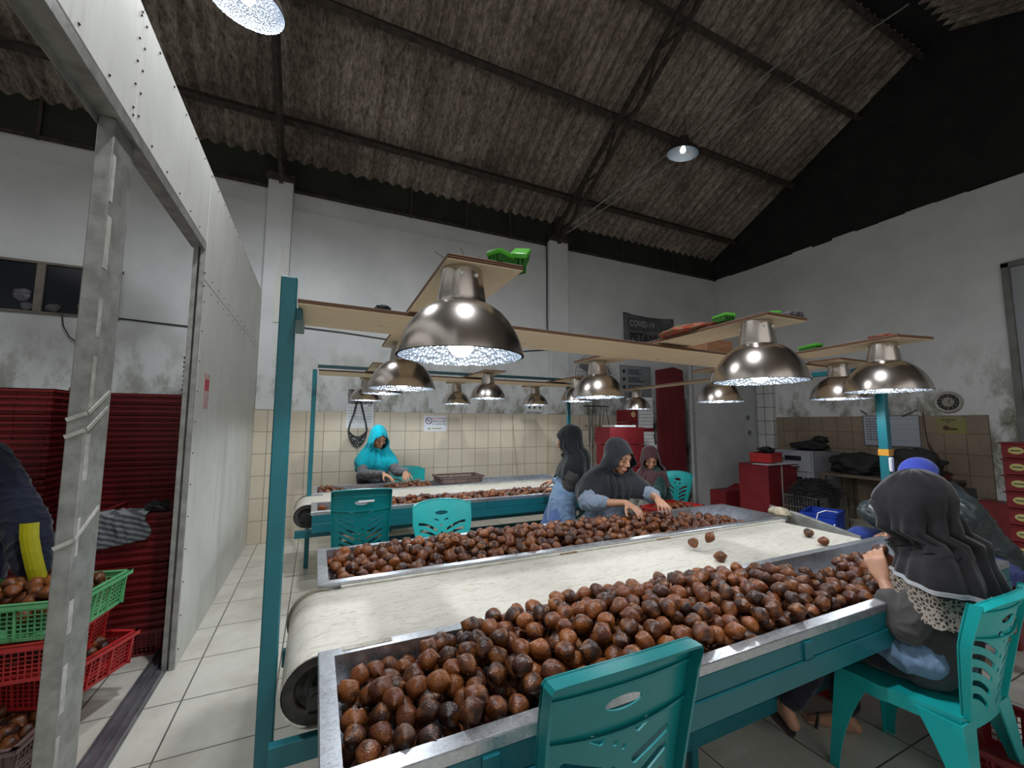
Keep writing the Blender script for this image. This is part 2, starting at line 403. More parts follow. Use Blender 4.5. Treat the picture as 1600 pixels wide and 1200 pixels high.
# truss rafters: two angle chords laced with flat bar
def rafter(X, name):
    bm = B()
    a0 = Vector((X, 6.25, 4.98)); a1 = Vector((X, 2.4, zroof(2.4)-.17))
    b0 = Vector((X, 6.16, 4.72)); b1 = Vector((X, 2.4, zroof(2.4)-.50))
    beam(bm, a0, a1, .06, .06); beam(bm, b0, b1, .05, .05)
    n = 9
    for i in range(n):
        p = a0.lerp(a1, i/n) if i % 2 == 0 else b0.lerp(b1, i/n); q = b0.lerp(b1, (i+1)/n) if i % 2 == 0 else a0.lerp(a1, (i+1)/n)
        beam(bm, p+Vector((.02, 0, 0)), q+Vector((.02, 0, 0)), .03, .03)
    beam(bm, (X, 6.2, 4.70), (X, 6.2, 5.2), .10, .08)
    box(bm, (X-.17, 6.06, 4.735), (X+.17, 6.3, 4.80))
    struct(name, bm, RUST)
rafter(3.8, 'trim_11'); rafter(-.57, 'trim_12')
bm = B(); tube(bm, [(3.88, 6.15, 4.95), (4.95, 4.5, 5.83), (6.06, 2.66, 6.93)], .012, 6); tube(bm, [(3.92, 6.15, 4.90), (5.1, 4.45, 5.72), (6.5, 2.2, 6.75)], .010, 6)
struct('trim_13', bm, GALV)
# cement board partition with the steel framed opening
XP = -.717
bm = B()
box(bm, (XP-.012, 3.31, 0), (XP, YB-.13, 2.44), .002); box(bm, (XP-.012, 3.31, 2.446), (XP, YB-.13, 3.20), .002)
box(bm, (XP-.012, 2.075, 2.69), (XP, 3.304, 3.20), .002); box(bm, (XP-.012, .84, 2.69), (XP, 2.069, 3.20), .002); box(bm, (XP-.012, -1.0, 2.69), (XP, .834, 3.20), .002)
struct('wall_left', bm, PANEL)
bm = B()
for y in (3.36, 4.5, 5.7): beam(bm, (XP-.012, y, 2.44), (XP-.010, y, 3.2), .004, .004)
for y in np.arange(1.0, 6.1, .21):
    for z in ((2.72, 3.17) if y < 3.3 else (2.40, 2.49, 3.17)): sphere(bm, (XP+.001, y, z), .005, 6, 4)
for z in np.arange(.1, 2.4, .2): sphere(bm, (XP+.001, 3.335, z), .005, 6, 4)
for z in np.arange(2.75, 3.2, .1):
    for y in (2.045, 2.10): sphere(bm, (XP+.001, y, z), .005, 6, 4)
struct('trim_14', bm, RUST)
def cchan(bm, p, q, w, d, up, t=.003, flip=1):   # C stud: web + flanges
    p = Vector(p); q = Vector(q); dd = (q-p).normalized(); u = Vector(up).normalized(); s = dd.cross(u)
    beam(bm, p+s*flip*d/2, q+s*flip*d/2, t, w, up=up)
    for k in (-1, 1):
        beam(bm, p+u*k*w/2, q+u*k*w/2, d, t, up=up); beam(bm, p+u*k*(w/2-.012)-s*flip*d/2, q+u*k*(w/2-.012)-s*flip*d/2, t, .024, up=up)
bm = B(); cchan(bm, (-.75, 3.305, 0), (-.75, 3.305, 2.69), .06, .035, (1, 0, 0), flip=1); struct('trim_15', bm, GALV)
bm = B(); box(bm, (-.80, -1, 2.655), (-.72, 3.32, 2.69), .002); box(bm, (-.80, -1, 2.62), (-.796, 2.0, 2.66)); box(bm, (-.724, -1, 2.64), (-.718, 3.3, 2.70)); struct('trim_16', bm, GALV)
bm = B(); box(bm, (-.797, 1.995, 0), (-.745, 2.175, 2.655), .004); struct('trim_17', bm, GALV)
bm = B()
for zz, dy in ((1.56, 0), (1.50, 0), (1.12, -.01)):
    beam(bm, (-.742, 2.0+dy, zz-.03), (-.742, 2.15, zz+.055), .004, .014); beam(bm, (-.797, 1.992, zz-.055), (-.744, 1.992, zz-.03), .004, .014)
for k in range(9): box(bm, (-.7455, 2.002, .25+k*.26), (-.743, 2.02+rnd.uniform(0, .02), .25+k*.26+rnd.uniform(.1, .25)))
struct('trim_18', bm, CEMENT)
bm = B(); box(bm, (-.865, -.5, 0), (-.755, 3.56, .012), .002)
for x in (-.865, -.812, -.765): box(bm, (x, -.5, .012), (x+.006, 3.56, .034))
RAIL = plain('worn_grey_aluminium', (.16, .15, .17), .4, .6, c2=(.26, .25, .27), ns=9)
struct('trim_19', bm, RAIL)
# left room window
bm = B(); box(bm, (-3.6, YB-.012, 2.69), (-2.15, YB-.002, 3.25)); w = struct('window_1', bm, GLASSD)
bm = B(); fr = plain('old_window_wood', (.14, .12, .10), .7, c2=(.20, .17, .14), ns=8)
for x0, x1 in ((-3.62, -3.57), (-2.86, -2.79), (-2.20, -2.15)): box(bm, (x0, YB-.04, 2.70), (x1, YB-.013, 3.24), .003)
box(bm, (-3.62, YB-.035, 3.235), (-2.13, YB-.013, 3.26)); box(bm, (-3.62, YB-.035, 2.68), (-2.13, YB-.013, 2.70))
o = obj('window_frame', bm, fr, w)
JUNK = plain('dusty_junk', (.05, .05, .055), .6, c2=(.13, .13, .14), ns=12)
for k in range(16):
    x = rnd.uniform(-3.5, -2.3)
    if -2.9 < x < -2.75: continue
    bm = B(); sphere(bm, (x, YB-.02, 2.72+rnd.uniform(.02, .22)), (rnd.uniform(.03, .08), .02, rnd.uniform(.02, .06)), 10, 8)
    for v in bm.verts: v.co += Vector((noise.noise(v.co*15), 0, noise.noise(v.co*17)))*.02
    tag(obj('stored_junk', bm, JUNK, None, 180), 'dark dusty bundle piled behind the high left window', 'junk', 'dusty junk behind the window')
bm = B(); tube(bm, [(-2.15, YB-.02, 2.70), (-1.7, YB-.02, 2.68), (-1.2, YB-.02, 2.66), (-.80, YB-.02, 2.69)], .008, 6)
tag(obj('cable', bm, BLACK), 'black cable running along the back wall of the left room', 'cable')
bm = B(); tube(bm, [(-2.62, YB-.03, 2.70), (-2.60, YB-.03, 2.56), (-2.54, YB-.03, 2.44), (-2.47, YB-.03, 2.38)], .006, 6)
tag(obj('cable', bm, BLACK), 'short black cable dangling below the high left window', 'cable')
bm = B(); tube(bm, [(-.40, YB-.14, 2.765), (-.2, YB-.02, 2.785), (.3, YB-.015, 2.765), (.85, YB-.015, 2.725), (1.45, YB-.015, 2.735), (2.2, YB-.015, 2.71), (2.6, YB-.015, 2.66), (3.0, YB-.015, 2.70), (3.6, YB-.015, 2.78)], .008, 6)
tag(obj('cable', bm, BLACK), 'thin black cable strung across the back wall above the lamps', 'cable')
bm = B(); tube(bm, [(3.60, YB-.02, 4.9), (3.605, YB-.02, 4.2), (3.60, YB-.02, 3.4), (3.61, YB-.02, 2.8)], .010, 6)
tag(obj('cable', bm, BLACK), 'black cable hanging straight down beside the middle pilaster', 'cable')
# right wall door frame
bm = B(); box(bm, (XR-.01, .9, 0), (XR-.002, 2.0, 3.52)); d = struct('door_1', bm, plain('dull_grey_door', (.30, .31, .33), .5))
bm = B(); box(bm, (XR-.05, 1.97, 0), (XR, 2.04, 3.56), .004); box(bm, (XR-.05, .86, 3.50), (XR, 2.04, 3.57), .004); box(bm, (XR-.05, .83, 0), (XR, .90, 3.57), .004)
obj('door_frame', bm, plain('weathered_door_frame', (.13, .13, .12), .7, c2=(.2, .2, .19), ns=6), d)

# ------------------------------------------------------------------ lamps
def make_lamp(bulb=True):
    t = thing('pendant_lamp', 'lamp', 'lamp')
    dome = [(.190, 0), (.1875, .012), (.180, .040), (.167, .070), (.149, .100), (.126, .128), (.098, .150), (.076, .160)]
    bm = B(); lathe(bm, [(r+.0025, z) for r, z in dome] + [(.074, .163)] + [(r-.001, z-.001) for r, z in dome[::-1]], 48, closed=False)
    obj('lamp_shade', bm, SHADE, t, 40)
    bm = B(); lathe(bm, [(r-.004, z-.001) for r, z in dome] + [(.0, .158)], 48); obj('reflector', bm, LINER, t, 60)
    bm = B(); lathe(bm, [(.076, .155), (.074, .160), (.0745, .175), (.062, .268), (.0, .268)], 40); obj('lamp_neck', bm, SHADE, t, 40)
    for a in (-1.9, -1.2, .6, 2.4):
        bm = B()
        M = Matrix.Translation((.0655*math.cos(a), .0655*math.sin(a), .238)) @ Vector((math.cos(a), math.sin(a), 0)).to_track_quat('Z', 'Y').to_matrix().to_4x4()
        lathe(bm, [(.0, .006), (.005, .005), (.007, 0)], 10, M)
        obj('screw', bm, WHITE, t, 40)
    bm = B(); lathe(bm, [(0, -.002), (.012, 0), (.026, .008), (.036, .022), (.040, .040), (.036, .062), (.024, .085), (.018, .10), (.0, .10)], 24)
    b = obj('bulb', bm, BULB if bulb else WHITE, t, 180)
    bm = B(); lathe(bm, [(.019, .095), (.022, .10), (.022, .155), (0, .155)], 16); obj('socket', bm, WHITE, t, 40)
    ld = bpy.data.lights.new('lamp_light', 'SPOT'); ld.energy = LAMP_W; ld.color = (.90, .95, 1.0); ld.spot_size = math.radians(165); ld.spot_blend = .25; ld.shadow_soft_size = .035
    lo = bpy.data.objects.new('lamp_light', ld); COL.objects.link(lo); lo.parent = t; lo.location = (0, 0, -.006)
    return t
lamp0 = make_lamp()
near = [((.389, 1.2, 1.700), 'largest steel lamp, under the near end of the leftmost board of the front frame'),
        ((1.776, 1.2, 1.688), 'big steel lamp under the near end of the second cross board, red cloth above'),
        ((2.847, 1.2, 1.684), 'steel lamp hanging in front of the right teal pole'),
        ((.446, 2.48, 1.700), 'steel lamp just below left of the largest lamp, over the middle tray'),
        ((1.857, 2.48, 1.690), 'steel lamp over the woman in the dark hijab, in front of the fan'),
        ((3.135, 2.48, 1.690), 'steel lamp in front of the plain white board, over the middle tray'),
        ((3.56, 1.78, 1.690), 'steel lamp half hidden behind the lamp by the right teal pole')]
far = [((.573, 4.2, 1.782), 'far frame lamp touching the calendar from the right, the nearer of that pair'),
       ((.543, 5.4, 1.772), 'far frame lamp directly above the hanging black shoulder bag'),
       ((1.674, 4.2, 1.766), 'larger far frame lamp just right of the no smoking sign'),
       ((1.698, 5.4, 1.756), 'smaller far frame lamp just above the no smoking sign'),
       ((2.824, 4.2, 1.764), 'far frame lamp mostly hidden behind the lamp before the fan'),
       ((2.900, 5.4, 1.768), 'far frame lamp above the wall sockets'),
       ((4.20, 4.70, 1.712), 'far frame lamp above the red cartons with round labels')]
first = True
for grp, lst in (('work lamps on the front frame', near), ('work lamps on the far frame', far)):
    for loc, lab in lst:
        if first: lamp0.location = loc; lamp0['label'] = lab; lamp0['group'] = grp; first = False
        else: dup(lamp0, loc, rnd.uniform(-.4, .4), lab, grp)
# high bay lamps under the roof
def bay(loc, label, lit, rot, power=1.0):
    t = thing('high_bay_lamp', label, 'lamp', loc, 0, 'high bay lamps under the roof'); t.rotation_euler = rot
    prof = [(.23, 0), (.225, .02), (.20, .07), (.155, .115), (.10, .15), (.065, .165)]
    bm = B(); lathe(bm, [(r+.003, z) for r, z in prof] + [(r, z-.001) for r, z in prof[::-1]], 40); obj('lamp_shade', bm, RUST, t, 50)
    bm = B(); lathe(bm, [(r-.003, z-.001) for r, z in prof] + [(0, .16)], 40); obj('reflector', bm, LINER, t, 60)
    bm = B(); lathe(bm, [(.068, .16), (.06, .26), (0, .26)], 24); tube(bm, [(0, 0, .26), (0, .02, .45), (0, .03, .62)], .006, 6); obj('lamp_neck', bm, RUST, t, 40)
    bm = B(); lathe(bm, [(0, .01), (.03, .02), (.045, .05), (.035, .09), (.02, .12), (0, .15)], 20); obj('bulb', bm, BULB if lit else m_emit('dim_bulb', (.8, .85, .8), 1.2), t, 180)
    if lit:
        ld = bpy.data.lights.new('bay_light', 'SPOT'); ld.energy = BAY_W*power; ld.color = (.94, .97, 1.0); ld.spot_size = math.radians(168); ld.spot_blend = .35; ld.shadow_soft_size = .12
        lo = bpy.data.objects.new('bay_light', ld); COL.objects.link(lo); lo.parent = t; lo.location = (0, 0, .004)
    return t
bay((-.54, 3.02, 4.25), 'brightly lit high bay lamp at the top edge above the partition', True, (.12, .1, 0), .6)
bay((.6, 1.0, 5.3), 'added unseen fill lamp overhead, above the left end of the front conveyor', True, (0, 0, 0), 2.3)  # added out of view to brighten the back wall and floor
bay((4.86, 4.31, 5.58), 'dim high bay lamp hanging from the roof right of the truss', False, (.15, .05, 0))

# ------------------------------------------------------------------ lamp frames
def board(name, p, q, w, label, mat, th=.018, group='plywood boards carrying the lamps'):
    # plank from p to q (centre line of underside)
    p = Vector(p); q = Vector(q); d = (q-p); L = d.length; d.normalize(); s = Vector((0, 0, 1)).cross(d).normalized(); u = d.cross(s)
    M = Matrix((d, s, u)).transposed().to_4x4(); M.translation = p
    bm = B(); box(bm, (0, -w/2, 0), (L, w/2, th), .0015, M)
    for f in bm.faces:
        f.material_index = 1 if abs(f.normal.z) < .5 else (0 if f.normal.z < 0 else 2)
    me = bpy.data.meshes.new(name); bmesh.ops.recalc_face_normals(bm, faces=bm.faces)
    for f in bm.faces: f.material_index = 1 if abs(f.normal.z) < .5 else (0 if f.normal.z < 0 else 2)
    bm.to_mesh(me); bm.free()
    for m in (mat, EDGE, DUSTW): me.materials.append(m)
    return tag(new_obj(name, me), label, 'board', group)
DUSTW = plain('dusty_board_top', (.22, .18, .15), .9, c2=(.34, .29, .25), ns=10)
board('plywood_board', (-.085, 1.94, 1.950), (3.37, 1.95, 1.910), .40, 'long plywood board spanning the front frame from the left teal post', PLYX)
board('plywood_board', (.44, 1.12, 1.969), (.47, 2.66, 1.967), .24, 'leftmost cross board of the front frame with a green brush on its near end', PLYY)
board('plywood_board', (1.84, 1.10, 1.958), (1.90, 2.66, 1.959), .26, 'second cross board with a red cloth and green brushes on top', PLYY)
board('plywood_board', (2.86, 1.06, 1.954), (3.17, 2.66, 1.960), .26, 'third cross board ending by the right teal pole', PLYY)
board('plywood_board', (3.37, 1.78, 1.960), (4.06, 1.78, 1.960), .22, 'short board stub behind the lamp by the right teal pole', PLYX)
board('plywood_board', (.0, 4.86, 2.022), (3.35, 4.86, 2.010), .42, 'long plywood board of the far frame behind the lamps', PLYX)
for k, x in enumerate((.575, 1.70, 2.87)):
    board('plywood_board', (x, 4.05, 2.047-k*.004), (x+.02, 5.58, 2.045-k*.004), .24, ('far frame cross board above the turquoise hijab', 'far frame cross board above the no smoking sign', 'far frame cross board in front of the fan')[k], PLYY)
board('plywood_board', (4.0, 3.2, 1.984), (4.15, 4.85, 1.984), .20, 'far frame board crossing in front of the tall dark red panel', PLYY)
def post(name, x, y, z0, z1, s, label, extra=None):
    t = thing('lamp_post', label, 'post', (x, y, z0), 0, None)
    bm = B(); box(bm, (-s/2, -s/2, 0), (s/2, s/2, z1-z0), .004); obj('upright', bm, TEALP, t)
    if extra: extra(t)
    return t
def ex1(t):
    bm = B(); beam(bm, (0, .02, 1.98), (0, .26, 1.98), .04, .04); box(bm, (.005, .0, 1.90), (.05, .30, 1.945), .003); obj('bracket', bm, TEALP, t)
    bm = B(); box(bm, (-.05, -.05, 0), (.05, .05, .012)); obj('base_plate', bm, TEALP, t)
post('l', -.118, 1.80, 0, 2.06, .056, 'thick teal steel post at the left end of the front conveyor', ex1)
def ex2(t):
    bm = B(); box(bm, (-.05, -.12, 1.917), (-.01, .50, 1.955), .003); obj('bracket', bm, TEALP, t)
    bm = B(); box(bm, (-.034, -.034, 1.26), (.034, .034, 1.31)); obj('tape_band', bm, plain('orange_tape', (.60, .28, .03), .4), t, label='orange tape band')
    bm = B(); box(bm, (-.045, -.052, 1.14), (-.005, -.031, 1.25), .006); obj('tag', bm, WHITE, t, label='white plastic tag')
p2 = post('r', 4.02, 1.73, 0, 1.958, .062, 'bright teal pole with an orange tape band at the right end', ex2)
post('f', -.037, 4.948, 0, 2.07, .045, 'slim teal post at the left end of the far conveyor')
post('g', 3.19, 4.95, 0, 2.05, .045, 'thin teal post above the head of the person in black')
bm = B(); box(bm, (-.01, 4.62, 2.055), (3.4, 4.66, 2.085)); tag(obj('angle_bar', bm, plain('dark_teal_steel', (.01, .05, .06), .5)), 'dark steel angle bar lying along the far frame board', 'bar')

# ------------------------------------------------------------------ conveyors
def tray(x0, x1, y0, y1, z=.75, rim=.048, dep=.095):
    """open stainless tray: rim flange, inner walls, pan floor, folded outer lip"""
    bm = B()
    def rect(o, z): return [(x0+o, y0+o, z), (x1-o, y0+o, z), (x1-o, y1-o, z), (x0+o, y1-o, z)]
    loops = [rect(.0015, z-.030), rect(0, z-.030), rect(0, z-.003), rect(.003, z), rect(rim, z), rect(rim, z-dep)]
    under = [rect(rim-.0015, z-dep-.0015), rect(rim-.0015, z-.0018), rect(.0015, z-.0018)]
    L = [[bm.verts.new(p) for p in l] for l in loops]; U = [[bm.verts.new(p) for p in l] for l in under]
    def sk(a, b):
        for k in range(4): bm.faces.new((a[k], a[(k+1) % 4], b[(k+1) % 4], b[k]))
    for a, b in zip(L[:-1], L[1:]): sk(a, b)
    bm.faces.new(L[-1]); bm.faces.new(U[0])
    sk(U[0], U[1]); sk(U[1], U[2]); sk(U[2], L[0])
    return bm
def roller(bm, x, z, r, y0, y1):
    M = Matrix.Translation((x, y0, z)) @ Matrix.Rotation(-PI/2, 4, 'X')
    lathe(bm, [(0, 0), (r, 0), (r, y1-y0), (0, y1-y0)], 40, M)
def conveyor(label, x0, x1, ys, zt, parts_y, rdrum):
    """ys=(near tray y0,y1, belt y0,y1, far tray y0,y1)"""
    a0, a1, b0, b1, c0, c1 = ys
    t = thing('sorting_conveyor', label, 'conveyor', ((x0+x1)/2, (b0+b1)/2, 0))
    # belt loop
    zc = zt-.022-rdrum; xl = x0+parts_y; xr = x1-.14
    bm = B(); prof = []
    for k in range(17): a = PI/2 + PI*k/16; prof.append((xl+rdrum*math.cos(a), zc+rdrum*math.sin(a)))
    for k in range(17): a = -PI/2 + PI*k/16; prof.append((xr+rdrum*math.cos(a), zc+rdrum*math.sin(a)))
    A = [bm.verts.new((x, b0, z)) for x, z in prof]; Bv = [bm.verts.new((x, b1, z)) for x, z in prof]
    A2 = [bm.verts.new((xl+(x-xl)*.985 if x < x0+.2 else x, b0, zc+(z-zc)*.965)) for x, z in prof]; B2 = [bm.verts.new((v.co.x, b1, v.co.z)) for v in A2]
    n = len(prof)
    for k in range(n):
        j = (k+1) % n
        bm.faces.new((A[k], A[j], Bv[j], Bv[k])); bm.faces.new((A2[k], B2[k], B2[j], A2[j])); bm.faces.new((A[k], A2[k], A2[j], A[j])); bm.faces.new((Bv[k], Bv[j], B2[j], B2[k]))
    obj('belt', bm, BELT, t, 40, world=True)
    r2 = rdrum*.95
    for xx in (xl, xr):
        bm = B()
        M = Matrix.Translation((xx, b0+.012, zc)) @ Matrix.Rotation(-PI/2, 4, 'X')
        lathe(bm, [(0, .03), (.045, .03), (.05, .025), (r2*.62, .02), (r2*.70, 0), (r2, 0), (r2, b1-b0-.024), (r2*.7, b1-b0-.024), (0, b1-b0-.03)], 40, M)
        obj('roller', bm, RUBBER, t, 40, world=True)
    bm = B(); M = Matrix.Translation((xl, b0-.05, zc)) @ Matrix.Rotation(-PI/2, 4, 'X'); lathe(bm, [(0, 0), (.022, 0), (.022, b1-b0+.10), (0, b1-b0+.10)], 16, M)
    box(bm, (xl-.035, b0-.045, zc-.035), (xl+.10, b0-.012, zc+.035), .006); box(bm, (xl-.035, b1+.012, zc-.035), (xl+.10, b1+.045, zc+.035), .006)
    obj('bearing', bm, BLACK, t, 40, world=True)
    M = Matrix.Translation((xl, b1+.002, zc)) @ Matrix.Rotation(-PI/2, 4, 'X')
    bm = B(); lathe(bm, [(rdrum*.6, 0), (rdrum*1.10, 0), (rdrum*1.10, .018), (rdrum*.6, .018)], 40, M, closed=True)
    obj('guide_ring', bm, plain('grimy_steel', (.16, .15, .13), .5, .5, c2=(.42, .38, .30), ns=9), t, 40, world=True)
    # steel frame
    bm = B()
    for y in (a0+.012, c1-.012):
        box(bm, (x0+.01, y-.012, zt-.098), (x1-.01, y+.012, zt-.030), .003); box(bm, (x0+.01, y-.018, zt-.175), (x1-.01, y+.018, zt-.098), .003)
        for x in np.arange(x0+.35, x1-.1, .62): box(bm, (x, y-.022, zt-.094), (x+.045, y-.010, zt-.034), .002)
    for y in (b0-.02, b1+.02): box(bm, (x0-.13, y-.016, zt-.32), (x1-.02, y+.016, zt-.25), .003)
    for x in (x0+.25, (x0+x1)/2, x1-.25): box(bm, (x-.02, a0+.02, zt-.17), (x+.02, b0-.03, zt-.13)); box(bm, (x-.02, b1+.03, zt-.17), (x+.02, c1-.02, zt-.13)); box(bm, (x-.02, a0+.42, .135), (x+.02, c1-.42, .175))
    for y in (a0+.42, c1-.42): box(bm, (x0+.25, y-.016, .12), (x1-.25, y+.016, .19), .003)
    obj('frame', bm, TEALP, t, world=True)
    for x in (x0+.25, (x0+x1)/2-.25, x1-.25):
        for y in (a0+.42, c1-.42):
            bm = B(); box(bm, (x-.018, y-.018, 0), (x+.018, y+.018, zt-.13), .003)
            obj('leg', bm, TEALP, t, world=True)
            bm = B(); ye = a0+.02 if y < b0 else c1-.02
            beam(bm, (x, y, zt-.42), (x, ye, zt-.15), .03, .03); obj('brace', bm, TEALP, t, world=True)
    # skirts between tray and belt
    bm = B(); box(bm, (x0+.10, b1+.004, zt-.062), (x1-.06, b1+.022, zt-.012), .002); box(bm, (x0+.10, b0-.018, zt-.062), (x1-.06, b0-.006, zt-.030), .002)
    obj('skirt_board', bm, plain('cream_upvc', (.66, .64, .56), .5, c2=(.52, .50, .42), ns=14), t, world=True)
    return t
CV1 = conveyor('front sorting conveyor with a white belt between two steel trays', .037, 3.50, (.99, 1.575, 1.600, 2.165, 2.19, 2.80), .75, .008, .115)
bm = tray(.037, 3.50, .99, 1.575); obj('tray', bm, STEEL, CV1, world=True)
bm = tray(.037, 3.50, 2.19, 2.80); obj('tray', bm, STEEL, CV1, world=True)
bm = B(); box(bm, (.11, 1.545, .7505), (.27, 1.570, .7515)); obj('tape_strip', bm, plain('old_tape', (.34, .31, .25), .7, c2=(.5, .47, .4), ns=60), CV1, world=True)
bm = B()
for x in (1.33, 2.08): box(bm, (x, 2.165, .690), (x+.12, 2.1745, .738), .002); M = Matrix.Translation((x+.05, 2.163, .712)) @ Matrix.Rotation(PI/2, 4, 'X'); lathe(bm, [(0, .006), (.008, .005), (.012, 0)], 12, M)
obj('latch_plate', bm, plain('rusty_latch', (.26, .17, .09), .5, .5, c2=(.42, .34, .22), ns=60), CV1, world=True)
CV2 = conveyor('far sorting conveyor below the tiled back wall', -.01, 3.14, (3.95, 4.42, 4.445, 4.935, 4.96, 5.50), .75, -.04, .11)
bm = tray(-.01, 3.14, 3.95, 4.42); obj('tray', bm, STEEL, CV2, world=True)
bm = tray(-.01, 3.14, 4.96, 5.50); obj('tray', bm, STEEL, CV2, world=True)
# steel guard and foam block at the discharge end
t = thing('chute_guard', 'grey sloping guard plate with torn foam at the right end of the belt', 'guard', (3.58, 2.0, .6))
bm = B(); v = [(3.54, 1.72, .60), (3.56, 1.72, .700), (3.60, 2.16, .775), (3.60, 2.40, .80), (3.58, 2.40, .62)]
poly(bm, v, Vector((.02, 0, .0))); obj('plate', bm, plain('dull_zinc', (.20, .20, .19), .5, .4, c2=(.30, .30, .28), ns=9), t, world=True)
bm = B(); sphere(bm, (3.52, 2.27, .765), (.075, .09, .045), 14, 10)
for v in bm.verts: v.co += Vector((noise.noise(v.co*30), noise.noise(v.co*31+Vector((5, 0, 0))), noise.noise(v.co*29)))*.022
obj('foam', bm, plain('yellowed_foam', (.52, .46, .34), .9, c2=(.30, .25, .17), ns=30), t, 180, world=True)
bm = B(); tube(bm, [(3.62, 2.05, .70), (3.63, 2.03, .80), (3.68, 2.0, .82), (3.80, 1.98, .80)], .004, 6); tube(bm, [(3.61, 1.92, .69), (3.60, 1.9, .74)], .005, 6); obj('wire', bm, WHITE, t, world=True)
# ------------------------------------------------------------------ plastic chairs
def slot_panel(outline, holes, th):
    c = bpy.data.curves.new('p', 'CURVE'); c.dimensions = '2D'; c.fill_mode = 'BOTH'; c.extrude = th/2
    for pts in [outline]+holes:
        s = c.splines.new('POLY'); s.points.add(len(pts)-1); s.use_cyclic_u = True
        for p, q in zip(s.points, pts): p.co = (q[0], q[1], 0, 1)
    o = bpy.data.objects.new('p', c); COL.objects.link(o)
    me = eval_mesh(o); bpy.data.objects.remove(o); bpy.data.curves.remove(c)
    bm = B(); bm.from_mesh(me); bpy.data.meshes.remove(me)
    bmesh.ops.remove_doubles(bm, verts=bm.verts, dist=1e-5)
    xs = [p[0] for p in outline]; ys = [p[1] for p in outline]
    for k in np.arange(min(xs)+.03, max(xs), .035):
        bmesh.ops.bisect_plane(bm, geom=bm.verts[:]+bm.edges[:]+bm.faces[:], plane_co=(k, 0, 0), plane_no=(1, 0, 0))
    for k in np.arange(min(ys)+.03, max(ys), .045):
        bmesh.ops.bisect_plane(bm, geom=bm.verts[:]+bm.edges[:]+bm.faces[:], plane_co=(0, k, 0), plane_no=(0, 1, 0))
    return bm
def rslot(p, q, w):   # straight slot with clipped corners
    p = Vector(p); q = Vector(q); d = (q-p).normalized(); n = Vector((-d.y, d.x)); e = w*.25
    P = [p+n*w/2+d*e*0, q+n*w/2-d*e, q+n*(w/2-e), q-n*(w/2-e), q-n*w/2-d*e, p-n*w/2+d*e, p-n*(w/2-e), p+n*(w/2-e)]
    P[0] = p+n*w/2+d*e
    return [(v.x, v.y) for v in P]
def ellipse(cx, cy, a, b, n=20): return [(cx+a*math.cos(2*PI*k/n), cy+b*math.sin(2*PI*k/n)) for k in range(n)]
